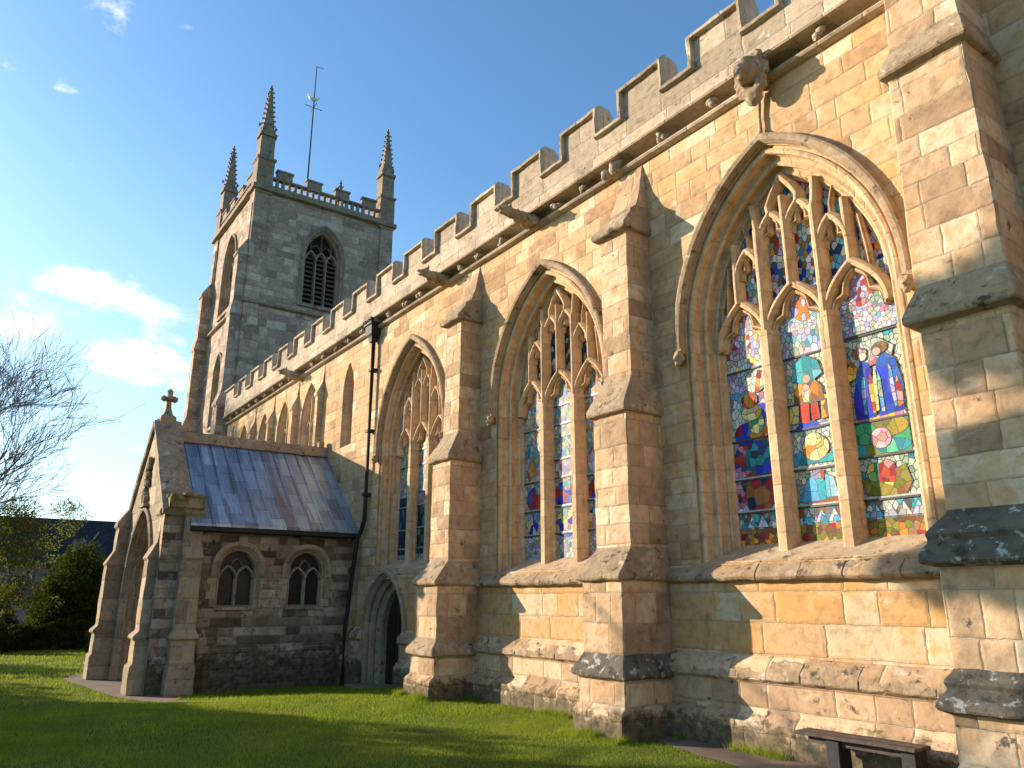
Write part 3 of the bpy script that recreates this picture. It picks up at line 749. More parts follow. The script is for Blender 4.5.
def tracery(cx, rich=True, zsill=2.1):
    mb = MB(); _sw = mb.sweep_xz; cnt = [0]
    def sweep_xz(path, prof, y0): cnt[0] += 1; _sw(path, prof, y0-.0014*(cnt[0] % 23))
    mb.sweep_xz = sweep_xz
    B = bar_prof(.118); S_ = bar_prof(.058, 7.75, nose=.18); T_ = bar_prof(.03, 7.81, nose=.2)
    def intr(x): return 4.9+math.sqrt(max(0, 2.1**2-(abs(x)+.956)**2))
    for x in (-.41, .41): mb.sweep_xz([(cx+x, zsill), (cx+x, 3.2), (cx+x, 4.8)], B, YW)
    # main heads
    bd = [-1.17, -.41, .41, 1.17]
    for i in range(3):
        L, Rr = head_curve(bd[i], bd[i+1], 4.72, .60)
        if i == 0: L = [(max(x, -math.sqrt(2.1**2-max(0, z-4.9)**2)+.956+0), z) for x, z in L]
        mb.sweep_xz([(cx+x, z) for x, z in L], S_ if i != 1 else S_, YW); mb.sweep_xz([(cx+x, z) for x, z in Rr+[(bd[i+1], 4.72)][:0]] if False else [(cx+(bd[i]+bd[i+1])-x, z) for x, z in L], S_, YW)
        for sd in (-1, 1):
            mb.sweep_xz([(cx+x, z) for x, z in cusp_curve(sd, bd[i]+.06, bd[i+1]-.06, 4.70, .53, .09)], T_, YW)
    # upper mullions
    for x, z0, z1 in ((-.79, 5.28, 6.12), (0, 5.28, 6.5), (.79, 5.28, 6.12), (-.41, 4.75, 6.2), (.41, 4.75, 6.2)):
        mb.sweep_xz([(cx+x, z0), (cx+x, (z0+z1)/2), (cx+x, z1)], S_ if abs(x) != .41 else bar_prof(.07, 7.73, nose=.2), YW)
    for xl, xr, zs, h in ((-.79, -.41, 5.62, .36), (-.41, 0, 6.0, .36), (0, .41, 6.0, .36), (.41, .79, 5.62, .36)):
        L, Rr = head_curve(xl, xr, zs, h, 8)
        mb.sweep_xz([(cx+x, z) for x, z in L], S_, YW); mb.sweep_xz([(cx+xl+xr-x, z) for x, z in L], S_, YW)
        for sd in (-1, 1):
            mb.sweep_xz([(cx+x, z) for x, z in cusp_curve(sd, xl+.05, xr-.05, zs-.02, h-.05, .07)], T_, YW)
    # bars running on to the arch
    for sx in (-1, 1):
        mb.sweep_xz([(cx+sx*.60, 5.96), (cx+sx*.60, 6.15), (cx+sx*.66, 6.35)][::1], T_, YW)
        mb.sweep_xz([(cx+sx*.205, 6.34), (cx+sx*.22, 6.45), (cx+sx*.14, 6.60), (cx, 6.80)], S_, YW)
        mb.sweep_xz([(cx+sx*.41, 6.15), (cx+sx*.44, 6.35), (cx+sx*.46, 6.55)], S_, YW)
        mb.sweep_xz([(cx+sx*1.0, 5.05), (cx+sx*.98, 5.4), (cx+sx*.93, 5.85)], T_, YW)
    return mb
HOOD = [(-.02, .06), (-.02, -.015), (.0, -.085), (.03, -.10), (.085, -.09), (.115, -.03), (.12, .03)]
REV = [(.13, 0), (.13, .045), (.155, .055), (.165, .03), (.195, .02), (.225, .035), (.23, .07), (.215, .10), (.235, .15), (.275, .175), (.315, .165), (.335, .185), (.335, .215), (.31, .245), (.325, .29), (.36, .315), (.385, .31), (.405, .325), (.41, .35), (.425, .375), (.45, .385), (.455, .5)]
LABELS = {1: 'largest stained glass window with blue-robed figures, nearest the camera', 2: 'stained glass window between the two nearer full buttresses', 3: 'window above the small pointed door, pale reflection painted into its upper panes, dark glass below'}
def big_window(i):
    cx = WX[i]; zb = 2.02 if i != 3 else 2.2
    mb = MB()
    arch_band(mb, cx, zb-.06, 4.9, 1.6, .956, REV, 0, 8, 22, plane=YW)
    # sloping inner sill
    z0 = 1.995 if i != 3 else 2.18
    mb.add([(cx-1.47, YW-.01, z0), (cx+1.47, YW-.01, z0), (cx+1.2, YW+.46, z0+.26), (cx-1.2, YW+.46, z0+.26), (cx-1.2, YW+.46, z0-.1), (cx+1.2, YW+.46, z0-.1), (cx-1.47, YW-.01, z0-.1), (cx+1.47, YW-.01, z0-.1)],
           [(0, 1, 2, 3), (6, 7, 1, 0)], 1)
    win = part('window', mb, ['mould', 'sill'], recalc=False)
    if i in LABELS: win['label'] = LABELS[i]
    # hood mould on the arch only
    mb = MB()
    arch_band(mb, cx, 4.78, 4.9, 1.6, .956, HOOD, 0, 1, 26, plane=YW)
    for sx in (-1, 1):
        mb.box(cx+sx*1.56-.075, cx+sx*1.56+.075, YW-.10, YW+.02, 4.74, 4.80)
    part('hood_mould', mb, 'course', win, recalc=False)
    for sx in (-1, 1):
        ms = MB(); c = (cx+sx*1.55, YW-.075, 4.67)
        ms.blob(c, (.07, .07, .09), 0, 2, .25, 6); ms.blob((c[0], c[1]-.07, c[2]-.01), (.022, .03, .03), 0, 1, .3); ms.blob((c[0], c[1]-.03, c[2]-.07), (.045, .045, .04), 0, 1, .3); ms.blob((c[0], c[1]-.01, c[2]+.06), (.085, .07, .05), 0, 2, .4, 9)
        for s3 in (-1, 1): ms.blob((c[0]+s3*.07, c[1], c[2]), (.025, .04, .06), 0, 1, .3)
        carve('label_stop', ms, 'weather', .014, win)
    part('tracery', tracery(cx, True, zb+.1), 'mould', win, recalc=True)
    bd = [-1.19, -.41, .41, 1.19]
    sets = {1: [scene_left(), scene_mid(), scene_right()], 0: [scene_generic(5, 0), scene_generic(6, 0), scene_generic(7, 0)],
            2: [scene_generic(11, .2), scene_generic(12, .9), scene_generic(13, .7)], 3: [scene_generic(21, .9, 3.75), scene_generic(22, .9, 3.6), scene_generic(23, .9, 3.8)]}[i]
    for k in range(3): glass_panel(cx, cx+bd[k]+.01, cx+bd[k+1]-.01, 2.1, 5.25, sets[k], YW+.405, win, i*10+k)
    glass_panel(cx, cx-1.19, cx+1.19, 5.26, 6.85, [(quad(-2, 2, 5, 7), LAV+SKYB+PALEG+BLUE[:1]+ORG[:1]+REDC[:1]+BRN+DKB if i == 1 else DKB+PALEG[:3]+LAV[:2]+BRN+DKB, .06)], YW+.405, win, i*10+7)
    # saddle bars
    mb = MB()
    for k, zs_ in enumerate(((2.61, 3.02, 3.52, 4.43), (2.61, 3.04, 3.52, 3.82, 4.41, 4.74), (2.61, 3.07, 3.46, 4.44, 4.73))):
        for z in zs_:
            mb = MB(); mb.box(cx+bd[k]+.02, cx+bd[k+1]-.02, YW+.385, YW+.402, z-.011, z+.011, 0)
            mb.box(cx+bd[k]+.02, cx+bd[k+1]-.02, YW+.396, YW+.402, z+.0109, z+.032, 1)
            part('glazing_bar', mb, ['came', 'pale_bar'], win, recalc=False)
for i in range(4): big_window(i)

# small western windows with pilasters
def small_window(c, a, cc, zs, zb, lancet):
    mb = MB()
    prof = [(.02, 0), (.02, .05), (.05, .06), (.08, .05), (.10, .10), (.13, .14), (.15, .20), (.16, .3)]
    if lancet: prof = [(.02, 0), (.04, .05), (.10, .12), (.12, .3)]
    arch_band(mb, c, zb, zs, a, cc, prof, 0, 4, 10, plane=YW)
    mb.add([(c-a, YW, zb), (c+a, YW, zb), (c+a-.1, YW+.32, zb+.2), (c-a+.1, YW+.32, zb+.2)], [(0, 1, 2, 3)], 0)
    w_ = part('window', mb, 'mould', recalc=False)
    mb = MB(); mb.box(c-a, c+a, YW+.24, YW+.26, zb, zs+a+cc, 0); part('leaded_glass', mb, 'dull_glass', w_)
    r = a+cc-.16; top = zs+math.sqrt(max(.01, r*r-cc*cc))
    mb = MB()
    if not lancet:
        for x in ((0,) if a < .65 else (-.19, .19)): mb.sweep_xz([(c+x, zb), (c+x, (zb+zs)/2), (c+x, top-.08)], [(-.045, .24), (-.045, .2), (-.015, .12), (.015, .12), (.045, .2), (.045, .24)], YW)
        hs = (-.5, .5) if a < .65 else (-.56, -.19, .19, .56)
        xs_ = [-a+.15, 0, a-.15] if a < .65 else [-a+.15, -.19, .19, a-.15]
        for k in range(len(xs_)-1):
            L, Rr = head_curve(xs_[k], xs_[k+1], zs-.25, .35, 6)
            mb.sweep_xz([(c+x, z) for x, z in L], [(-.03, .24), (-.01, .14), (.01, .14), (.03, .24)], YW)
            mb.sweep_xz([(c+xs_[k]+xs_[k+1]-x, z) for x, z in L], [(-.03, .24), (-.01, .14), (.01, .14), (.03, .24)], YW)
        part('tracery', mb, 'mould', w_)
    else:
        mb.sweep_xz([(c, zb), (c, top-.02)], [(-.02, .24), (-.02, .2), (.02, .2), (.02, .24)], YW); part('glazing_bar', mb, 'came', w_)
for k, (c, a, cc, zs, zb) in enumerate(SW): small_window(c, a, cc, zs, zb, k == 0)
def pilaster(x, hw=.09, top=7.92, pr=.17):
    mb = MB(); rs = []
    for z, y, w_ in ((-.4, YW-pr, hw), (6.95, YW-pr, hw), (7.0, YW-pr-.04, hw+.03), (7.06, YW-pr-.04, hw+.03), (7.4, YW-.05, hw*.9), (top, YW-.005, hw*.7)):
        rs.append([(x-w_, YW+.1, z), (x-w_, y, z), (x+w_, y, z), (x+w_, YW+.1, z)])
    mb.rings(rs); part('pilaster', mb, 'buttress', cell=.4, amp=.006)
for x in (-19.75, -21.75, -23.95, -25.9, -28.6): pilaster(x)

# ------------------------------------------------------------------ buttresses
def buttress(x, kind):
    mb = MB(); s_ = 1.0
    if kind == 'big':
        L = [(-.5, 6.46, .50, 2), (.30, 6.46, .50, 2), (.36, 6.52, .47, 0), (.72, 6.53, .47, 3), (.76, 6.42, .56, 3), (.83, 6.44, .545, 3), (.91, 6.52, .48, 3), (.97, 6.49, .50, 3), (1.05, 6.58, .445, 0),
             (1.84, 6.59, .44, 3), (1.88, 6.47, .545, 3), (1.95, 6.48, .54, 3), (2.05, 6.56, .48, 3), (2.12, 6.53, .49, 3), (2.30, 6.74, .385, 0), (3.93, 6.76, .375, 1), (3.97, 6.64, .47, 1), (4.04, 6.64, .47, 1), (4.35, 6.80, .39, 0),
             (6.58, 6.86, .36, 1), (6.62, 6.76, .43, 1), (6.68, 6.75, .43, 1), (6.98, 6.94, .35, 0), (8.6, 7.02, .32, 1), (8.65, 6.95, .38, 1), (9.4, 7.3, .2, 1)]
    else:
        C3 = 3 if kind == 'dark' else 1
        L = [(-.5, 6.46, .45, 2), (.29, 6.46, .45, 2), (.36, 6.55, .415, 0), (.655, 6.56, .415, C3), (.68, 6.48, .48, C3), (.74, 6.47, .485, C3), (.93, 6.60, .38, 0),
             (1.80, 6.61, .375, 1), (1.82, 6.53, .425, 1), (1.87, 6.52, .43, 1), (2.22, 6.83, .335, 0), (3.97, 6.84, .33, 1), (3.99, 6.76, .385, 1), (4.06, 6.75, .39, 1), (4.52, 7.02, .285, 0),
             (6.68, 7.04, .28, 1), (6.70, 6.93, .35, 1), (6.77, 6.92, .355, 1), (7.02, 7.12, .32, 1), (7.05, 7.10, .325, 1), (7.16, 7.25, .30, 0), (7.42, 7.36, .275, 0), (7.93, 7.475, .25, 0)]
    rs = [[(x-w_, YW+.12, z), (x-w_, y, z), (x+w_, y, z), (x+w_, YW+.12, z)] for z, y, w_, m in L]
    mats = [L[i][3] for i in range(len(L)-1)]
    mb.rings(rs, mats=mats)
    o = part('buttress', mb, ['buttress', 'weather', 'plinth', 'crust'], bevel=.014, cell=.10, amp=.011, fr=4)
    return o
buttress(BX[0], 'big'); buttress(BX[1], 'big'); buttress(BX[2], 'dark'); buttress(BX[3], 'plain')

# ------------------------------------------------------------------ gargoyles
def head_grotesque(x, y, z):
    mb = MB()
    mb.blob((x, y+.17, z+.02), (.16, .26, .17), 0, 2, .1)          # shoulders into wall
    mb.blob((x, y-.04, z+.02), (.18, .19, .20), 0, 2, .15, 5)       # head
    mb.blob((x, y-.20, z-.05), (.10, .10, .08), 0, 2, .1)           # muzzle
    mb.blob((x, y-.15, z-.15), (.085, .09, .04), 0, 1, .1)          # lower jaw
    for sx in (-1, 1):
        mb.blob((x+sx*.075, y-.18, z+.06), (.04, .04, .035), 0, 1, .1)  # brow
        mb.blob((x+sx*.17, y-.02, z+.16), (.06, .05, .09), 0, 1, .2)    # ears
        for q in range(5):
            a = q*.5-.4; mb.blob((x+sx*(.17+.03*math.sin(q)), y+.04, z+.14-.09*q), (.07, .08, .06), 0, 1, .2)   # mane curls
        mb.blob((x+sx*.09, y+.02, z-.22), (.05, .06, .12), 0, 1, .1)    # paws
    for q in range(5): mb.blob((x-.14+.07*q, y+.02, z+.22+.02*math.sin(q*2)), (.06, .08, .05), 0, 1, .2)
    mb.blob((x, y+.05, z-.30), (.12, .10, .14), 0, 2, .1)
    return carve('grotesque', mb, 'weather', .02)
def beast(x, z, reach=.62, tw=-.08):
    mb = MB(); y = YW-.05
    n = 6
    for i in range(n):
        t = i/(n-1); mb.blob((x+tw*t, y-reach*t*.75, z+.03+.05*t), (.12-.02*t, .13, .12-.025*t), 0, 2, .12)
    hx, hy, hz_ = x+tw*1.1, y-reach*.9, z+.10
    mb.blob((hx, hy, hz_), (.10, .13, .10), 0, 2, .15); mb.blob((hx, hy-.13, hz_+.01), (.06, .09, .035), 0, 1, .1); mb.blob((hx, hy-.11, hz_-.07), (.05, .08, .025), 0, 1, .1)
    for sx in (-1, 1):
        mb.blob((hx+sx*.075, hy+.03, hz_+.11), (.03, .03, .06), 0, 1, .1)
        mb.blob((x+sx*.12, y-.12, z-.02), (.05, .15, .10), 0, 1, .15)
        mb.blob((x+sx*.10, y-.34, z-.03), (.035, .10, .04), 0, 1, .15)
    return carve('gargoyle', mb, 'weather', .022)
head_grotesque(-4.98, 7.20, 8.0)
beast(-9.80, 8.05); beast(-12.95, 8.05, .5); beast(-21.6, 8.0, .5)
# slim shaft from the hood apex up to the grotesque
mb = MB(); mb.tube([(-5.06, YW-.04, 7.18), (-5.06, YW-.05, 7.5), (-5.02, YW-.06, 7.85)], [.035, .025, .03], 6); mb.blob((-5.06, YW-.06, 7.27), (.05, .04, .05), 0, 1)
part('finial_shaft', mb, 'sill', cell=.06, amp=.008)
# carved boss over the second buttress cap
mb = MB(); random.seed(4)
for q in range(9): mb.blob((-7.72+random.uniform(-.14, .14), YW-.14+random.uniform(-.06, .05), 8.03+random.uniform(-.13, .12)), (.07, .07, .07), 0, 1, .3)
carve('carved_boss', mb, 'parapet', .02)

# ------------------------------------------------------------------ drainpipe
mb = MB()
mb.tube([(-16.32, YW-.1, 7.65), (-16.32, YW-.1, 3.35), (-16.45, YW-.1, 3.12), (-16.62, YW-.12, 2.9), (-16.62, YW-.30, .9), (-16.62, YW-.30, -.3)], .052, 8)
for z in (6.9, 5.4, 3.9): mb.box(-16.40, -16.24, YW-.17, YW+.0, z-.035, z+.035)
dpipe = part('drainpipe', mb, 'iron')
mb = MB(); rs = []
for z, w_, d_ in ((7.6, .07, .07), (7.72, .10, .09), (7.78, .17, .13), (8.02, .18, .14), (8.02, .22, .17), (8.08, .22, .17)):
    rs.append([(-16.32-w_, YW-.12+d_, z), (-16.32-w_, YW-.12-d_, z), (-16.32+w_, YW-.12-d_, z), (-16.32+w_, YW-.12+d_, z)])
mb.rings(rs)
for q in range(7): mb.blob((-16.55+.07*q, YW-.26, 8.12+.03*math.sin(q*2.2)), (.05, .06, .045), 0, 1, .3)
part('hopper', mb, 'iron', dpipe)

# ------------------------------------------------------------------ side door
def doorway():
    mb = MB()
    prof = [(.0, -.035), (.0, -.06), (.03, -.06), (.07, -.02), (.08, .02), (.07, .05), (.10, .08), (.15, .10), (.18, .10), (.19, .13), (.18, .16), (.22, .20), (.27, .22), (.30, .22), (.31, .25), (.31, .40)]
    arch_band(mb, DOORX, -.35, .90, .95, .30, prof, 0, 5, 12, plane=YW)
    d = part('doorway', mb, 'door_trim', recalc=False)
    mb = MB(); arch_band(mb, DOORX, .8, .90, 1.04, .30, [(-.01, .0), (-.01, -.09), (.02, -.12), (.08, -.11), (.10, -.04)], 0, 1, 14, plane=YW)
    part('hood_mould', mb, 'door_trim', d, recalc=False)
    mb = MB(); mb.prism(arch_pts(DOORX, -.35, .9, .66, .30, 0, 2, 8), 'y', YW+.36, YW+.42)
    for q in range(5): mb.box(DOORX-.44+.2*q, DOORX-.436+.2*q, YW+.347, YW+.358, -.3, 1.25)
    part('door', mb, 'wood_dark', d, recalc=True)
    mb = MB()
    mb.box(DOORX-.95, DOORX+.95, YW-.45, YW+.5, -.45, -.17); mb.box(DOORX-.95, DOORX+.95, YW-.45, YW-.02, -.3, -.165)
    part('doorstep', mb, 'door_trim', d, cell=.2, amp=.008, bevel=.01)
doorway()

# ------------------------------------------------------------------ porch
PX0, PX1, PYF = -21.4, -17.05, 3.27; PXC = -19.22; EZ = 3.10; RZ = 5.38
def mir(mb, fn): return xf(mb, fn)
def porch():
    # body with openings: east wall plane x=PX1, built as x/z plane then turned
    mb = MB()
    base = gz(-18)-.3
    def east(sx, X, win):
        t = MB()
        holes = [arch_pts(c, 1.42, 2.2, .43, .02, 0, 3, 10) for c in win]
        # local: (u=y, z) ; plane y=0
        wall_with_holes(t, [(PYF+.45, base), (YW, base), (YW, EZ), (PYF+.45, EZ)], holes, 0, 0)
        for c in win:
            arch_band(t, c, 1.42, 2.2, .43, .02, [(0, 0), (.04, .05), (.06, .05), (.08, .16), (.08, .4)], 1, 3, 10)
            t.add([(c-.43, 0, 1.42), (c+.43, 0, 1.42), (c+.43, .3, 1.47), (c-.43, .3, 1.47)], [(0, 1, 2, 3)], 1)
        xf(t, lambda x, y, z: (X-sx*y, x, z)); return t
    for sx, X in ((1, PX1), (-1, PX0)):
        t = east(sx, X, (4.86, 6.38)); k = len(mb.v); mb.v += t.v
        mb.f += [[i+k for i in f] for f in t.f]; mb.m += t.m; mb.sm += t.sm
        mb.box(X-sx*.38 if sx > 0 else X+.36, X-.36 if sx > 0 else X+.38, PYF+.46, YW, base, EZ, 0)
    # front gable wall with the great arch
    holes = [arch_pts(PXC, base+.01, 1.75, 1.40, .42, 0, 4, 14)]
    gab = [(PX0, base), (PX1, base), (PX1, 3.35), (PXC, 5.5), (PX0, 3.35)]
    wall_with_holes(mb, gab, [], PYF, 2) if False else None
    hp = holes[0]
    poly = [(PX0, base), (hp[0][0], base)]+hp+[(hp[-1][0], base), (PX1, base), (PX1, 3.35), (PXC, 5.5), (PX0, 3.35)]
    wall_with_holes(mb, poly, [], PYF, 2)
    wall_with_holes(mb, poly, [], PYF+.45, 2)
    mb.add([(PX0, PYF, base), (PX0, PYF+.45, base), (PX0, PYF+.45, 3.35), (PX0, PYF, 3.35)], [(0, 1, 2, 3)], 2)
    mb.add([(PX1, PYF, base), (PX1, PYF+.45, base), (PX1, PYF+.45, 3.35), (PX1, PYF, 3.35)], [(0, 1, 2, 3)], 0)
    mb.add([(PX1, PYF, 3.35), (PX1, PYF+.45, 3.35), (PXC, PYF+.45, 5.5), (PXC, PYF, 5.5)], [(0, 1, 2, 3)], 0)
    mb.add([(PX0, PYF, 3.35), (PX0, PYF+.45, 3.35), (PXC, PYF+.45, 5.5), (PXC, PYF, 5.5)], [(0, 1, 2, 3)], 0)
    P = part('porch', mb, ['porch', 'porch_trim', 'porch_trim'], recalc=False)
    # moulded plinth round the porch
    mb = MB()
    mb.prism([(PX1-.05, .62), (PX1+.02, .58), (PX1+.06, .52), (PX1+.055, .46), (PX1+.04, base), (PX1-.05, base)], 'y', PYF+.02, YW-.22, 0)
    part('plinth', mb, 'porch', P, cell=.2, amp=.012)
    # great arch mouldings
    mb = MB(); prof = [(-.12, .01), (-.12, -.05), (-.07, -.08), (-.02, -.06), (0, 0), (.02, .03), (.05, .03), (.07, .07), (.05, .11), (.09, .15), (.13, .15), (.15, .20), (.13, .24), (.18, .29), (.22, .29), (.24, .34), (.22, .38), (.27, .43), (.31, .46), (.31, .62)]
    arch_band(mb, PXC, base, 1.75, 1.40, .42, prof, 0, 6, 16, plane=PYF)
    part('porch_arch', mb, 'porch_trim', P, recalc=False)
    # dark inner doors and floor
    mb = MB(); mb.box(PX0+.4, PX1-.4, YW-.25, YW-.21, base, 3.6); part('inner_door', mb, 'wood_dark', P)
    # windows in the side walls
    for sx, X in ((1, PX1), (-1, PX0)):
        for c in (4.86, 6.38):
            t = MB(); t.box(c-.43, c+.43, .22, .24, 1.42, 2.68, 1)
            pr_ = [(-.035, .2), (-.035, .15), (-.012, .08), (.012, .08), (.035, .15), (.035, .2)]
            t.sweep_xz([(c, 1.42), (c, 2.1)], pr_, 0)
            for a, b in ((c-.36, c), (c, c+.36)):
                L, _ = head_curve(a, b, 2.02, .24, 6); t.sweep_xz(L, pr_, 0); t.sweep_xz([(a+b-x, z) for x, z in L], pr_, 0)
            t.sweep_xz([(c-.13, 2.24), (c-.08, 2.36), (c, 2.42), (c+.08, 2.36), (c+.13, 2.24), (c, 2.14), (c-.13, 2.24)], [(-.018, .2), (0, .1), (.018, .2)], 0)
            xf(t, lambda x, y, z: (X-sx*y, x, z)); part('window', t, ['porch_trim', 'dull_glass'], P)
            t = MB(); arch_band(t, c, 2.05, 2.2, .57, .0, [(0, .0), (0, -.055), (.03, -.065), (.09, -.05), (.12, .0)], 0, 1, 12)
            t.box(c-.43, c+.43, -.05, .0, 1.36, 1.415)
            xf(t, lambda x, y, z: (X-sx*y, x, z)); part('hood_mould', t, 'porch_trim', P, recalc=False)
            # flat dressed stones round the opening
            t = MB(); arch_band(t, c, 1.42, 2.2, .57, .02, [(.12, -.012), (.14, -.012)], 0, 3, 10)
            for q in range(5):
                wq = .11+.08*(q % 2)
                for s2 in (-1, 1): t.box(*sorted((c+s2*.435, c+s2*(.435+wq))), -.014, .0, 1.42+q*.155+.004, 1.42+(q+1)*.155-.004)
            xf(t, lambda x, y, z: (X-sx*y, x, z)); part('dressed_surround', t, 'porch_trim', P, recalc=False)
    # roof: two slopes of lead with rolls
    mb = MB(); ov = .24; zo = .0
    sl_ = (RZ-.12-EZ)/(PX1+ov-PXC)
    for sx in (1, -1):
        xe = PXC+sx*(PX1+ov-PXC); y0, y1 = PYF+.48, YW
        mb.add([(PXC, y0, RZ-.10), (xe, y0, EZ), (xe, y1, EZ), (PXC, y1, RZ-.10), (PXC, y0, RZ-.16), (xe, y0, EZ-.06), (xe, y1, EZ-.06), (PXC, y1, RZ-.16)],
               [(0, 1, 2, 3), (7, 6, 5, 4), (0, 4, 5, 1), (1, 5, 6, 2), (2, 6, 7, 3)], 0)
        y = y0+.15
        while y < y1-.05:
            mb.tube([(PXC+sx*.04, y, RZ-.12), (xe, y, EZ+.005)], .011, 6, 0); y += .30
    part('porch_roof', mb, 'lead', P, recalc=True)
    mb = MB(); mb.prism([(PXC-.16, RZ-.2), (PXC-.12, RZ+.02), (PXC-.05, RZ+.08), (PXC+.05, RZ+.08), (PXC+.12, RZ+.02), (PXC+.16, RZ-.2)], 'y', PYF+.4, YW+.01, 0)
    for y_ in (YW-.16,): mb.box(PXC-.10, PXC+.10, y_-.07, y_+.07, RZ+.06, RZ+.22)
    part('ridge_stone', mb, 'weather', P, cell=.1, amp=.015, bevel=.01)
    mb = MB(); mb.box(PX1+.16, PX1+.27, PYF+.5, YW-.02, EZ-.15, EZ-.055); mb.box(PX1+.0, PX1+.16, PYF+.5, YW-.02, EZ-.16, EZ-.10)
    part('gutter', mb, 'iron', P)
    # gable copings, kneelers
    for sx in (1, -1):
        mb = MB(); X = PX1 if sx > 0 else PX0
        dxn, dzn = (X+sx*.08-PXC), (3.30-5.58)
        pth = [(PXC+dxn*t, 5.56+dzn*t) for t in (0, .33, .66, 1)]
        mb.sweep_xz(pth if sx > 0 else pth, [(-.03, -.06), (.10*sx, -.08), (.15*sx, .0), (.16*sx, .25), (.15*sx, .50), (-.03, .50)], PYF, 0)
        part('gable_coping', mb, 'weather', P, cell=.12, amp=.014)
    # cross
    mb = MB(); yc = PYF+.2
    rs = [[(PXC-w_, yc-w_*.8, z), (PXC+w_, yc-w_*.8, z), (PXC+w_, yc+w_*.8, z), (PXC-w_, yc+w_*.8, z)] for z, w_ in ((5.45, .26), (5.75, .2), (5.8, .13), (5.95, .07), (6.12, .06))]
    mb.rings(rs)
    mb.box(PXC-.055, PXC+.055, yc-.055, yc+.055, 6.05, 6.36); mb.box(PXC-.11, PXC+.11, yc-.055, yc+.055, 6.15, 6.27)
    mb.box(PXC-.05, PXC+.05, yc-.12, yc+.12, 6.155, 6.265)
    for a, b, c_ in ((-.12, 0, 6.21), (.12, 0, 6.21), (0, 0, 6.37), (0, -.12, 6.21), (0, .12, 6.21)): mb.blob((PXC+a, yc+b, c_), (.085, .085, .085), 0, 1, .2)
    part('gable_cross', mb, 'weather', P, cell=.06, amp=.012, fr=8)
    # carved niche figure on the gable face
    mb = MB(); random.seed(11)
    for q in range(26):
        t = random.random(); mb.blob((PXC+random.uniform(-.22, .22)*(1-.4*t), PYF-.05, 3.7+1.0*t), (.07, .07, .09), 0, 1, .4)
    mb.box(PXC-.28, PXC+.28, PYF-.12, PYF+.02, 3.60, 3.68)
    part('carved_panel', mb, 'porch_trim', P, recalc=False)
    # angle buttresses
    def ab(x0, x1, axis, near, far, kinds='s'):
        mb = MB(); L = [(base, 0, .0), (.30, 0, .0), (.35, .05, .03), (.78, .06, .03), (.82, .0, -.01), (.87, .0, -.01), (.98, .1, .05), (2.35, .12, .06), (2.40, .08, .04), (2.72, .26, .08), (3.25, .28, .08), (3.3, .22, .05), (3.38, .22, .05), (3.75, .46, .1)]
        rs = []
        for z, inn, nar in L:
            nn_ = near+(inn if near < far else -inn)
            if axis == 'y': rs.append([(x0+nar, far, z), (x0+nar, nn_, z), (x1-nar, nn_, z), (x1-nar, far, z)])
            else: rs.append([(far, x0+nar, z), (nn_, x0+nar, z), (nn_, x1-nar, z), (far, x1-nar, z)])
        mb.rings(rs); return mb
    for a in ((-17.80, -17.22, 'y', 2.99, PYF+.1), (-21.6, -20.98, 'y', 2.76, PYF+.1), (3.58, 4.10, 'x', -16.66, PX1-.1), (3.58, 4.10, 'x', -21.8, PX0+.1)):
        part('porch_buttress', ab(*a), 'porch_trim', P, cell=.16, amp=.013, bevel=.012)
    for sx in (1, -1):
        mb = MB(); X = PX1 if sx > 0 else PX0
        for q in range(14): mb.blob((X+sx*random.uniform(-.22, .28), PYF+random.uniform(.05, .7), 3.62+random.uniform(-.03, .05)), (.13, .13, .07), 0, 1, .4)
        mb.box(*sorted((X-sx*.28, X+sx*.24)), PYF+.02, PYF+.72, 3.40, 3.60)
        part('kneeler', mb, 'moss', P, recalc=False)
M['moss'] = stone('mossy_stone', [(0, (.14, .12, .06)), (1, (.26, .23, .10))], blocks=False, moss=.9, black=.2, depth=1.6)
porch()

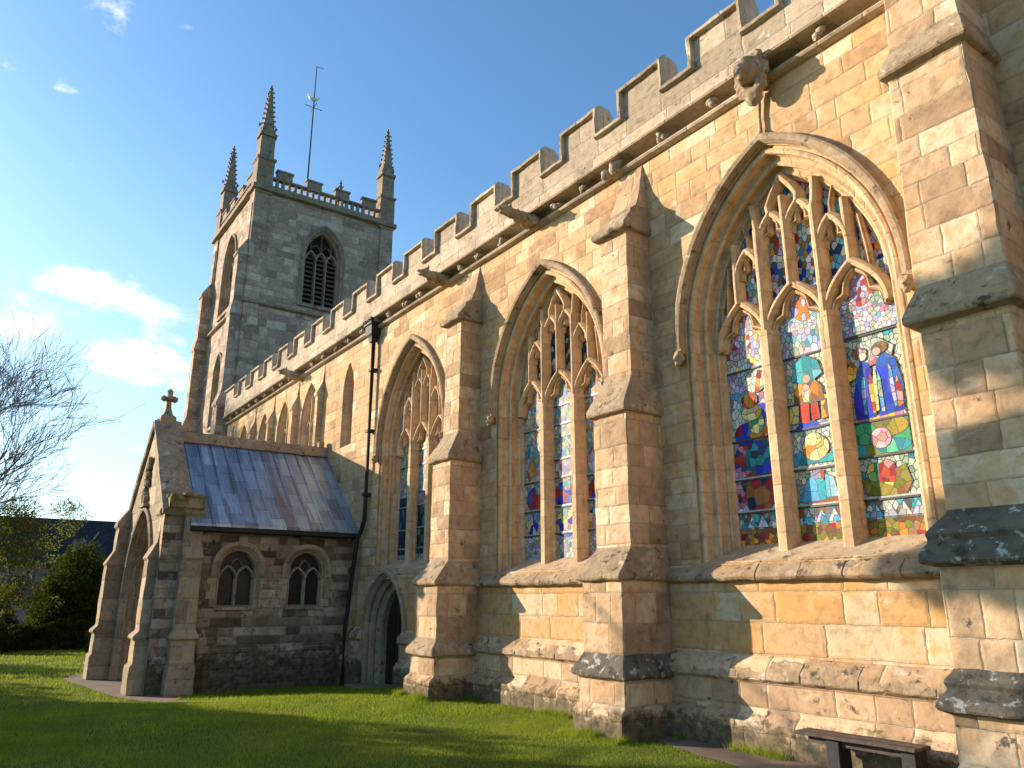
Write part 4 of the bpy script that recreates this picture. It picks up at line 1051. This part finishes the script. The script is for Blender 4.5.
# ------------------------------------------------------------------ tower
TX0, TX1, TY0, TY1, TZ = -36.35, -30.0, 7.80, 14.15, 18.45
def tower():
    mb = MB()
    def face(horiz, a0, a1, zlo, zhi, holes, plane, sign):
        t = MB(); wall_with_holes(t, [(a0, zlo), (a1, zlo), (a1, zhi), (a0, zhi)], holes, 0, 0)
        if horiz == 'x': xf(t, lambda x, y, z: (x, plane-sign*0, z))
        else: xf(t, lambda x, y, z: (plane, x, z))
        k = len(mb.v); mb.v += t.v; mb.f += [[i+k for i in f] for f in t.f]; mb.m += t.m; mb.sm += t.sm
    bwE = arch_pts(10.95, 13.75, 16.1, .93, .62, .08, 4, 12)
    bwS = arch_pts(-33.1, 13.75, 16.1, .93, .62, .08, 4, 12); lwS = arch_pts(-33.1, 8.6, 10.9, .55, .5, .05, 4, 8)
    face('y', TY0, TY1, -.5, TZ, [bwE], TX1, 1)
    face('x', TX0, TX1, -.5, TZ, [bwS, lwS], TY0, 1)
    face('y', TY0, TY1, -.5, TZ, [], TX0, 1); face('x', TX0, TX1, -.5, TZ, [], TY1, 1)
    mb.add([(TX0, TY0, TZ), (TX1, TY0, TZ), (TX1, TY1, TZ), (TX0, TY1, TZ)], [(0, 1, 2, 3)], 0)
    T = part('tower', mb, 'tower', recalc=False)
    # clasping corner strips and string courses
    mb = MB()
    for x0, x1, y0, y1 in ((TX1-.6, TX1+.07, TY0-.07, TY0+.55), (TX1-.6, TX1+.07, TY1-.55, TY1+.07), (TX0-.07, TX0+.6, TY0-.07, TY0+.55), (TX0-.07, TX0+.6, TY1-.55, TY1+.07)):
        mb = MB(); mb.box(x0, x1, y0, y1, -.4, TZ-.004)
        part('corner_strip', mb, 'tower', T, cell=1.2, amp=.012)
    mb = MB()
    def ringc(z0, z1, o):
        rs = []
        for z, e in ((z0, .02), (z0+.06, o), (z1-.05, o), (z1, .03)):
            rs.append([(TX0-e, TY0-e, z), (TX1+e, TY0-e, z), (TX1+e, TY1+e, z), (TX0-e, TY1+e, z)])
        mb = MB(); mb.rings(rs, cap=False); part('string_course', mb, 'tower_trim', T, cell=.5, amp=.02, recalc=True)
    ringc(13.22, 13.42, .14); ringc(18.38, 18.68, .2); ringc(7.0, 7.2, .12)
    # stepped buttresses
    def tb(pf, x0, x1, far, zs):
        mb = MB(); rs = []
        for z, out, nar in zs:
            rs.append([(x0+nar, far, z), (x0+nar, TY0-out, z), (x1-nar, TY0-out, z), (x1-nar, far, z)])
        mb.rings(rs); part('tower_buttress', mb, 'tower', T, cell=.5, amp=.015)
    prof = [(-.5, .66, 0), (8.8, .66, 0), (8.85, .71, -.03), (8.95, .71, -.03), (9.5, .54, .04), (12.6, .53, .04), (12.65, .57, .0), (12.75, .57, .0), (13.3, .46, .08), (15.3, .46, .05), (15.35, .52, .02), (15.45, .52, .02), (16.1, .12, .1), (17.8, .1, .1), (17.9, .02, .15)]
    tb('s', TX1-.60, TX1+.02, TY0+.1, prof); tb('s', TX0-.02, TX0+.60, TY0+.1, prof)
    # openings
    def opening(c, zb, zs, a, cc, plane, axis, louvre):
        t = MB(); pr = [(-.09, 0), (-.09, -.07), (-.03, -.09), (.03, -.02), (.08, .02), (.08, .06), (.13, .09), (.13, .15), (.19, .18), (.22, .24), (.22, .5)]
        arch_band(t, c, zb, zs, a, cc, pr, 0, 4, 12)
        t.box(c-a-.1, c+a+.1, -.1, .3, zb-.14, zb+.0, 0)
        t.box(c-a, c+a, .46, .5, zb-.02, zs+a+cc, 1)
        B_ = [(-.06, .42), (-.06, .32), (-.025, .20), (.025, .20), (.06, .32), (.06, .42)]
        top = lambda x: zs+math.sqrt(max(0.0, (a+cc-.2)**2-(abs(x)+cc)**2))
        iw = a-.22
        if louvre:
            xs_ = [-iw, -iw/3, iw/3, iw]
            for x in xs_[1:3]: t.sweep_xz([(c+x, zb), (c+x, zs)], B_, 0)
            for k in range(3):
                L, _ = head_curve(xs_[k], xs_[k+1], zs-.15, .42, 6)
                t.sweep_xz([(c+x, z) for x, z in L], B_, 0); t.sweep_xz([(c+xs_[k]+xs_[k+1]-x, z) for x, z in L], B_, 0)
            for x in (-iw/1.5, 0, iw/1.5):
                z1 = top(x)+.02; t.sweep_xz([(c+x, zs+.22), (c+x, z1)], [(-.035, .4), (0, .22), (.035, .4)], 0)
            for x in (-iw/3, iw/3):
                L, _ = head_curve(x-iw/3, x+iw/3, zs+.32, .32, 6)
                t.sweep_xz([(c+q, z) for q, z in L], [(-.035, .4), (0, .22), (.035, .4)], 0); t.sweep_xz([(c+2*x-q, z) for q, z in L], [(-.035, .4), (0, .22), (.035, .4)], 0)
            z = zb+.08
            while z < zs+.15:
                t.add([(c-iw, .27, z), (c+iw, .27, z), (c+iw, .42, z+.14), (c-iw, .42, z+.14), (c-iw, .28, z+.03), (c+iw, .28, z+.03), (c+iw, .43, z+.17), (c-iw, .43, z+.17)], [(0, 1, 2, 3), (7, 6, 5, 4), (0, 4, 5, 1)], 2); z += .215
        else:
            t.sweep_xz([(c, zb), (c, zs+a)], B_, 0)
        if axis == 'x': xf(t, lambda x, y, z: (x, plane+y, z))
        else: xf(t, lambda x, y, z: (plane-y, x, z))
        part('louvred_window' if louvre else 'window', t, ['tower_trim', 'dark', 'louvre'] if axis == 'y' else ['porch_trim', 'dark', 'louvre'], T, recalc=False)
    opening(10.95, 13.75, 16.1, .93, .62, TX1, 'y', True)
    opening(-33.1, 13.75, 16.1, .93, .62, TY0, 'x', True)
    opening(-33.1, 8.6, 10.9, .55, .5, TY0, 'x', False)
    # pierced parapet
    mb = MB()
    def pier(run, plane, axis, s):
        t = MB(); a0, a1 = run; yb, yf = -.02, .2
        t.box(a0, a1, yb, yf, 18.66, 18.80); t.box(a0, a1, yb-.02, yf+.02, 19.14, 19.23)
        x = a0+.1
        while x < a1-.05: t.box(x-.055, x+.055, yb+.02, yf-.02, 18.79, 19.17); x += .27
        L_ = a1-a0; n = 4; per = L_/n
        for k in range(n):
            c = a0+per*(k+.5)
            t.box(c-.34, c+.34, yb, yf, 19.22, 19.56); t.box(c-.38, c+.38, yb-.04, yf+.04, 19.56, 19.64)
        if axis == 'x': xf(t, lambda x, y, z: (x, plane+s*y, z))
        else: xf(t, lambda x, y, z: (plane+s*y, x, z))
        part('tower_parapet', t, 'tower_trim', T, cell=.3, amp=.012)
    pier((TY0+.5, TY1-.5), TX1, 'y', -1); pier((TX0+.5, TX1-.5), TY0, 'x', 1)
    pier((TY0+.5, TY1-.5), TX0, 'y', 1); pier((TX0+.5, TX1-.5), TY1, 'x', -1)
    # pinnacles
    def pinnacle(x, y):
        mb = MB(); rs = []
        def sq(z, h_): return [(x-h_, y-h_, z), (x+h_, y-h_, z), (x+h_, y+h_, z), (x-h_, y+h_, z)]
        mb.rings([sq(z, h_) for z, h_ in ((18.3, .36), (19.85, .36), (19.92, .42), (20.0, .42), (20.05, .31), (21.1, .30), (21.15, .36), (21.25, .36), (21.3, .25), (23.65, .045))])
        for k in range(9):
            z = 21.45+.25*k; h_ = .26-.2*(z-21.3)/2.4
            for sx, sy in ((1, 1), (1, -1), (-1, 1), (-1, -1)): mb.blob((x+sx*(h_+.01), y+sy*(h_+.01), z), (.055, .055, .055), 0, 1, .3)
        for sx, sy in ((1, 0), (-1, 0), (0, 1), (0, -1)):
            mb.add([(x+sx*.37-abs(sy)*.28, y+sy*.37-abs(sx)*.28, 21.1), (x+sx*.37+abs(sy)*.28, y+sy*.37+abs(sx)*.28, 21.1), (x+sx*.30, y+sy*.30, 21.75)], [(0, 1, 2)], 0)
            mb.blob((x+sx*.36, y+sy*.36, 21.72), (.07, .07, .09), 0, 1, .3)
        mb.blob((x, y, 23.68), (.11, .11, .07), 0, 1, .2); mb.blob((x, y, 23.82), (.05, .05, .09), 0, 1, .2)
        part('pinnacle', mb, 'tower_trim', T, cell=.25, amp=.012, recalc=True)
    for x, y in ((TX1-.25, TY0+.28), (TX1-.25, TY1-.28), (TX0+.25, TY0+.28), (TX0+.25, TY1-.28)): pinnacle(x, y)
    # flag pole with gilt weathercock
    mb = MB(); cx, cy = -33.1, 11.0
    mb.tube([(cx, cy, 18.4), (cx, cy, 25.2), (cx, cy, 28.1)], [.045, .035, .02], 8, 0)
    mb.tube([(cx-.02, cy, 28.05), (cx+.02, cy+.35, 28.08)], .015, 5, 0)
    for a, b in ((.45, 0), (0, .45)): mb.tube([(cx-a, cy-b, 25.6), (cx+a, cy+b, 25.6)], .018, 5, 0)
    mb.prism([(cy-.34, 26.24), (cy-.22, 26.0), (cy+.10, 25.96), (cy+.34, 26.30), (cy+.20, 26.26), (cy+.05, 26.14), (cy-.18, 26.16)], 'x', cx-.012, cx+.012, 1)
    mb.blob((cx, cy-.02, 26.08), (.05, .17, .09), 1, 2, .1)
    part('weathervane', mb, ['iron', 'gold'], T)
tower()

# ------------------------------------------------------------------ bench by the wall
def bench():
    B = empty('wall_bench', (-4.4, 6.95, 0)); tag(B, 'low weathered plank bench standing against the wall under the nearest window', 'bench')
    def bp(name, mb, mat, **kw):
        o = build(name, mb, mat, None, **kw); o.parent = B; o.location = -Vector(B.location); return o
    mb = MB()
    for k in range(2): mb.box(-5.0, -3.8, 6.88+k*.135, 7.01+k*.135, .325+.004*k, .358+.004*k)
    bp('seat', mb, 'bench_wood', bevel=.006, cell=.12, amp=.005)
    for x in (-4.62, -3.9):
        mb = MB(); mb.box(x-.07, x+.07, 6.93, 7.12, -.02, .323); bp('leg', mb, 'iron', bevel=.01, cell=.1, amp=.008)
    mb = MB(); mb.box(-4.9, -3.85, 6.97, 7.01, .26, .322); bp('stretcher', mb, 'bench_wood')
M['bench_wood'] = simple('grey_brown_planks', (.055, .036, .028), .75, 0, .4, 9, .6)
bench()

# ------------------------------------------------------------------ vegetation
def leaf_cloud(rng, blobs, n, size):
    """leaf quads scattered through ellipsoid clumps"""
    bl = np.array(blobs); w_ = bl[:, 3]*bl[:, 4]*bl[:, 5]; w_ = w_**(2/3); w_ /= w_.sum()
    idx = rng.choice(len(bl), n, p=w_); d = rng.normal(size=(n, 3)); d /= np.linalg.norm(d, axis=1)[:, None]
    r = rng.uniform(.45, 1.05, n)**.6
    c = bl[idx, :3]+d*bl[idx, 3:6]*r[:, None]
    u = rng.normal(size=(n, 3)); u /= np.linalg.norm(u, axis=1)[:, None]
    v = np.cross(u, rng.normal(size=(n, 3))); v /= np.linalg.norm(v, axis=1)[:, None]
    s_ = size*rng.uniform(.5, 1.4, n)[:, None]
    V = np.stack([c-u*s_, c-v*s_*.5, c+u*s_, c+v*s_*.5], 1); return V
def limb_tree(rng_seed, base, H, levels, spread, r0, mat, parent, name='branches', minr=.006, lean=(0, 0), up=.25, splits=(2, 4)):
    rd = random.Random(rng_seed); mb = MB(); tips = []
    def grow(p, d, L, r, lv):
        pts = [p]; rr = [r]; n = 4; q = Vector(p); dd = Vector(d)
        for i in range(n):
            dd = (dd+Vector((rd.gauss(0, .13), rd.gauss(0, .13), rd.gauss(0, .08)+up*.12))).normalized()
            q = q+dd*L/n; pts.append(q.copy()); rr.append(max(minr, r*(1-.42*(i+1)/n)))
        mb.tube(pts, rr, 6 if lv < 2 else 3, 0)
        if lv >= levels: tips.append(q.copy()); return
        k = rd.randint(*splits)+(1 if lv > 1 else 0)
        for j in range(k):
            t = rd.uniform(.35, 1) if j else 1.0; i = min(n, max(1, int(t*n)))
            a = rd.uniform(0, 2*math.pi); s_ = spread*rd.uniform(.6, 1.2)
            o = dd.orthogonal().normalized(); o2 = dd.cross(o)
            nd = (dd*math.cos(s_)+(o*math.cos(a)+o2*math.sin(a))*math.sin(s_)+Vector((0, 0, up*.3))).normalized()
            grow(pts[i], nd, L*rd.uniform(.58, .82), rr[i]*rd.uniform(.55, .75), lv+1)
    grow(Vector(base), Vector((lean[0], lean[1], 1)).normalized(), H*.32, r0, 0)
    o = build(name, mb, mat, None, recalc=False); o.parent = parent; o.location = -Vector(parent.location)
    return o, tips
M['bark'] = simple('bark', (.11, .085, .07), .9, 0, .35, 10, .6)
def leafy_tree(loc, H, W, seed, n, size, mat, label, cat='tree', group=None, trunk=.3, zc=.25, name='leafy_tree'):
    rng = np.random.default_rng(seed); T = empty(name, loc); tag(T, label, cat, group)
    limb_tree(seed, loc, H*1.15, 3, .7, trunk, 'bark', T, 'trunk', .02, up=.3)
    rd = random.Random(seed); bl = []
    for k in range(26):
        a = rd.uniform(0, 6.28); t = rd.uniform(zc, .95); rr = W/2*math.sin(min(1, (1.08-t)*1.6)*math.pi/2)*rd.uniform(.2, .85)
        s_ = W*rd.uniform(.13, .24); bl.append((loc[0]+math.cos(a)*rr, loc[1]+math.sin(a)*rr, loc[2]+H*t, s_, s_, s_*.7))
    o = tri_object('crown', leaf_cloud(rng, bl, n, size), mat); o.parent = T; o.location = -Vector(loc)
    return T
DK = leaf_mat('dark_evergreen_leaves', (.012, .024, .008), (.045, .065, .014), .15)
GR = leaf_mat('green_leaves', (.03, .055, .012), (.07, .095, .02), .3)
YL = leaf_mat('yellowing_leaves', (.075, .068, .014), (.16, .13, .025), .35)
# round evergreen beyond the porch
def bush(loc, rx, ry, rz, n, size, mat, label, seed, name='round_bush'):
    T = empty(name, loc); tag(T, label, 'bush'); rd = random.Random(seed); bl = []
    for k in range(40):
        d = Vector((rd.gauss(0, 1), rd.gauss(0, 1), abs(rd.gauss(0, .8)))).normalized()
        s_ = rd.uniform(.2, .34); bl.append((loc[0]+d.x*rx*.74, loc[1]+d.y*ry*.74, loc[2]+rz*.15+d.z*rz*.76, rx*s_, ry*s_, rz*s_))
    bl.append((loc[0], loc[1], loc[2]+rz*.4, rx*.7, ry*.7, rz*.45))
    o = tri_object('crown', leaf_cloud(np.random.default_rng(seed), bl, n, size), mat); o.parent = T; o.location = -Vector(loc)
    mb = MB(); mb.tube([loc, (loc[0], loc[1], loc[2]+rz*.8)], [.12, .06], 6); o = build('trunk', mb, 'bark'); o.parent = T; o.location = -Vector(loc)
bush((-38, 4.2, -.25), 1.75, 1.75, 3.5, 26000, .07, DK, 'large dark round evergreen bush behind the low hedge by the porch', 5)
bush((-33.5, 1.25, -.25), .95, .8, 1.05, 7000, .05, DK, 'small dark rounded shrub at the left edge of the lawn', 8, 'small_shrub')
bush((-37, 1.5, -.25), 1.0, .8, 1.5, 7000, .05, GR, 'mid-sized green shrub under the yellowing tree', 9, 'small_shrub')
def hedge(x0, x1, y0, y1, h, label, seed, mat):
    rng = np.random.default_rng(seed); rd = random.Random(seed); c = ((x0+x1)/2, (y0+y1)/2, -.25)
    T = empty('clipped_hedge', c); tag(T, label, 'hedge'); bl = []
    n = 60
    for k in range(n):
        y = rd.uniform(y0, y1); x = rd.uniform(x0, x1); z = rd.uniform(0, h*.85)
        bl.append((x, y, -.2+z, .25, .3, .2))
    o = tri_object('foliage', leaf_cloud(rng, bl, 34000, .05), mat); o.parent = T; o.location = -Vector(c)
    mb = MB(); mb.box((x0+x1)/2-.08, (x0+x1)/2+.08, y0+.1, y1-.1, -.3, h*.5-.2); o = build('stems', mb, 'bark'); o.parent = T; o.location = -Vector(c)
hedge(-34.4, -33.7, 1.9, 5.0, 1.0, 'low dark clipped hedge at the far side of the lawn', 4, DK)
hedge(-32.2, -31.7, 4.25, 5.1, .75, 'short pale-topped hedge stub beside the porch', 6, GR)
leafy_tree((-36, 1.4, -.25), 5.7, 3.4, 21, 9000, .05, YL, 'thin yellow-green tree with autumn leaves at the left of the lawn', trunk=.1, name='autumn_tree')
leafy_tree((-46, 4.2, -.25), 7.0, 3.0, 23, 2500, .055, YL, 'sparse yellowing treetop rising beside the dark slate roof', trunk=.1, name='autumn_tree')
BT_SEED = 3
# bare winter tree
bt = empty('bare_tree', (-42, -1.5, -.25)); tag(bt, 'tall leafless tree with fine spreading twigs at the left edge', 'tree')
limb_tree(BT_SEED, (-42, -1.5, -.25), 18.5, 6, .54, .34, 'bark', bt, 'branches', .009, lean=(0, .02), up=.26, splits=(2, 4))
# trees behind the photographer that throw the shade on the lawn
SHADE = []
def behind(x, y, H, W, seed, label, n=5200):
    leafy_tree((x, y, gz(x)), H, W, seed, n, .13, GR, label, group='trees behind the photographer', trunk=.3, zc=.08, name='leafy_tree')
for (x, y, H, W, sd, lb, n) in ((-16.9, -4.0, 10.2, 4.6, 31, 'tallest leafy tree behind the photographer', 22000),
        (-20.0, -4.1, 4.25, 4.4, 36, 'smallest round leafy tree behind the photographer', 6500),
        (-26.3, -6.0, 4.35, 4.6, 32, 'round leafy tree at the lawn edge, third from the photographer', 6500),
        (-31.6, -7.6, 4.5, 4.6, 33, 'leafy tree at the lawn edge, fourth from the photographer', 5000),
        (-37.0, -7.4, 4.9, 4.4, 34, 'leafy tree at the lawn edge, farthest west of its row', 4000)): behind(x, y, H, W, sd, lb, n)

# ------------------------------------------------------------------ hall behind
def hall():
    T = empty('slate_hall', (-74, 2, 0)); tag(T, 'low distant hall with a dark slate roof beyond the hedge', 'building')
    def hp(name, mb, mat, parent=None, **kw):
        o = build(name, mb, mat, None, **kw); o.parent = parent or T; o.location = -Vector(T.location); return o
    mb = MB(); mb.box(-80, -68.4, -14, 16, -.5, 4.2); hp('wall', mb, 'hall_stone')
    mb = MB(); mb.prism([(-80.5, 4.1), (-74, 7.95), (-67.9, 4.1), (-67.9, 3.95), (-74, 7.75), (-80.5, 3.95)], 'y', -14.5, 16.5); hp('roof', mb, 'slate')
    for y in (3.0, 6.0, 9.0):
        mb = MB(); mb.box(-68.45, -68.3, y, y+1.1, 1.4, 3.2, 0); hp('window', mb, 'dull_glass')
    mb = MB(); mb.box(-69.5, -68.6, 6.9, 7.5, 4.1, 6.0); hp('chimney', mb, 'hall_stone')
M['hall_stone'] = stone('hall_stone', [(0, (.10, .09, .08)), (1, (.2, .18, .16))], .6, .3)
hall()
def far_trees():
    rng = np.random.default_rng(77); bl = []; rd = random.Random(5)
    for k in range(90):
        x = -rd.uniform(95, 130); y = rd.uniform(-60, 60); h = rd.uniform(4, 7.5); bl.append((x, y, h*.5, 4, 4, h*.55))
    o = tri_object('distant_wood', leaf_cloud(rng, bl, 26000, .35), GR); tag(o, 'far-off belt of dark trees on the horizon', 'wood', kind='stuff')
far_trees()
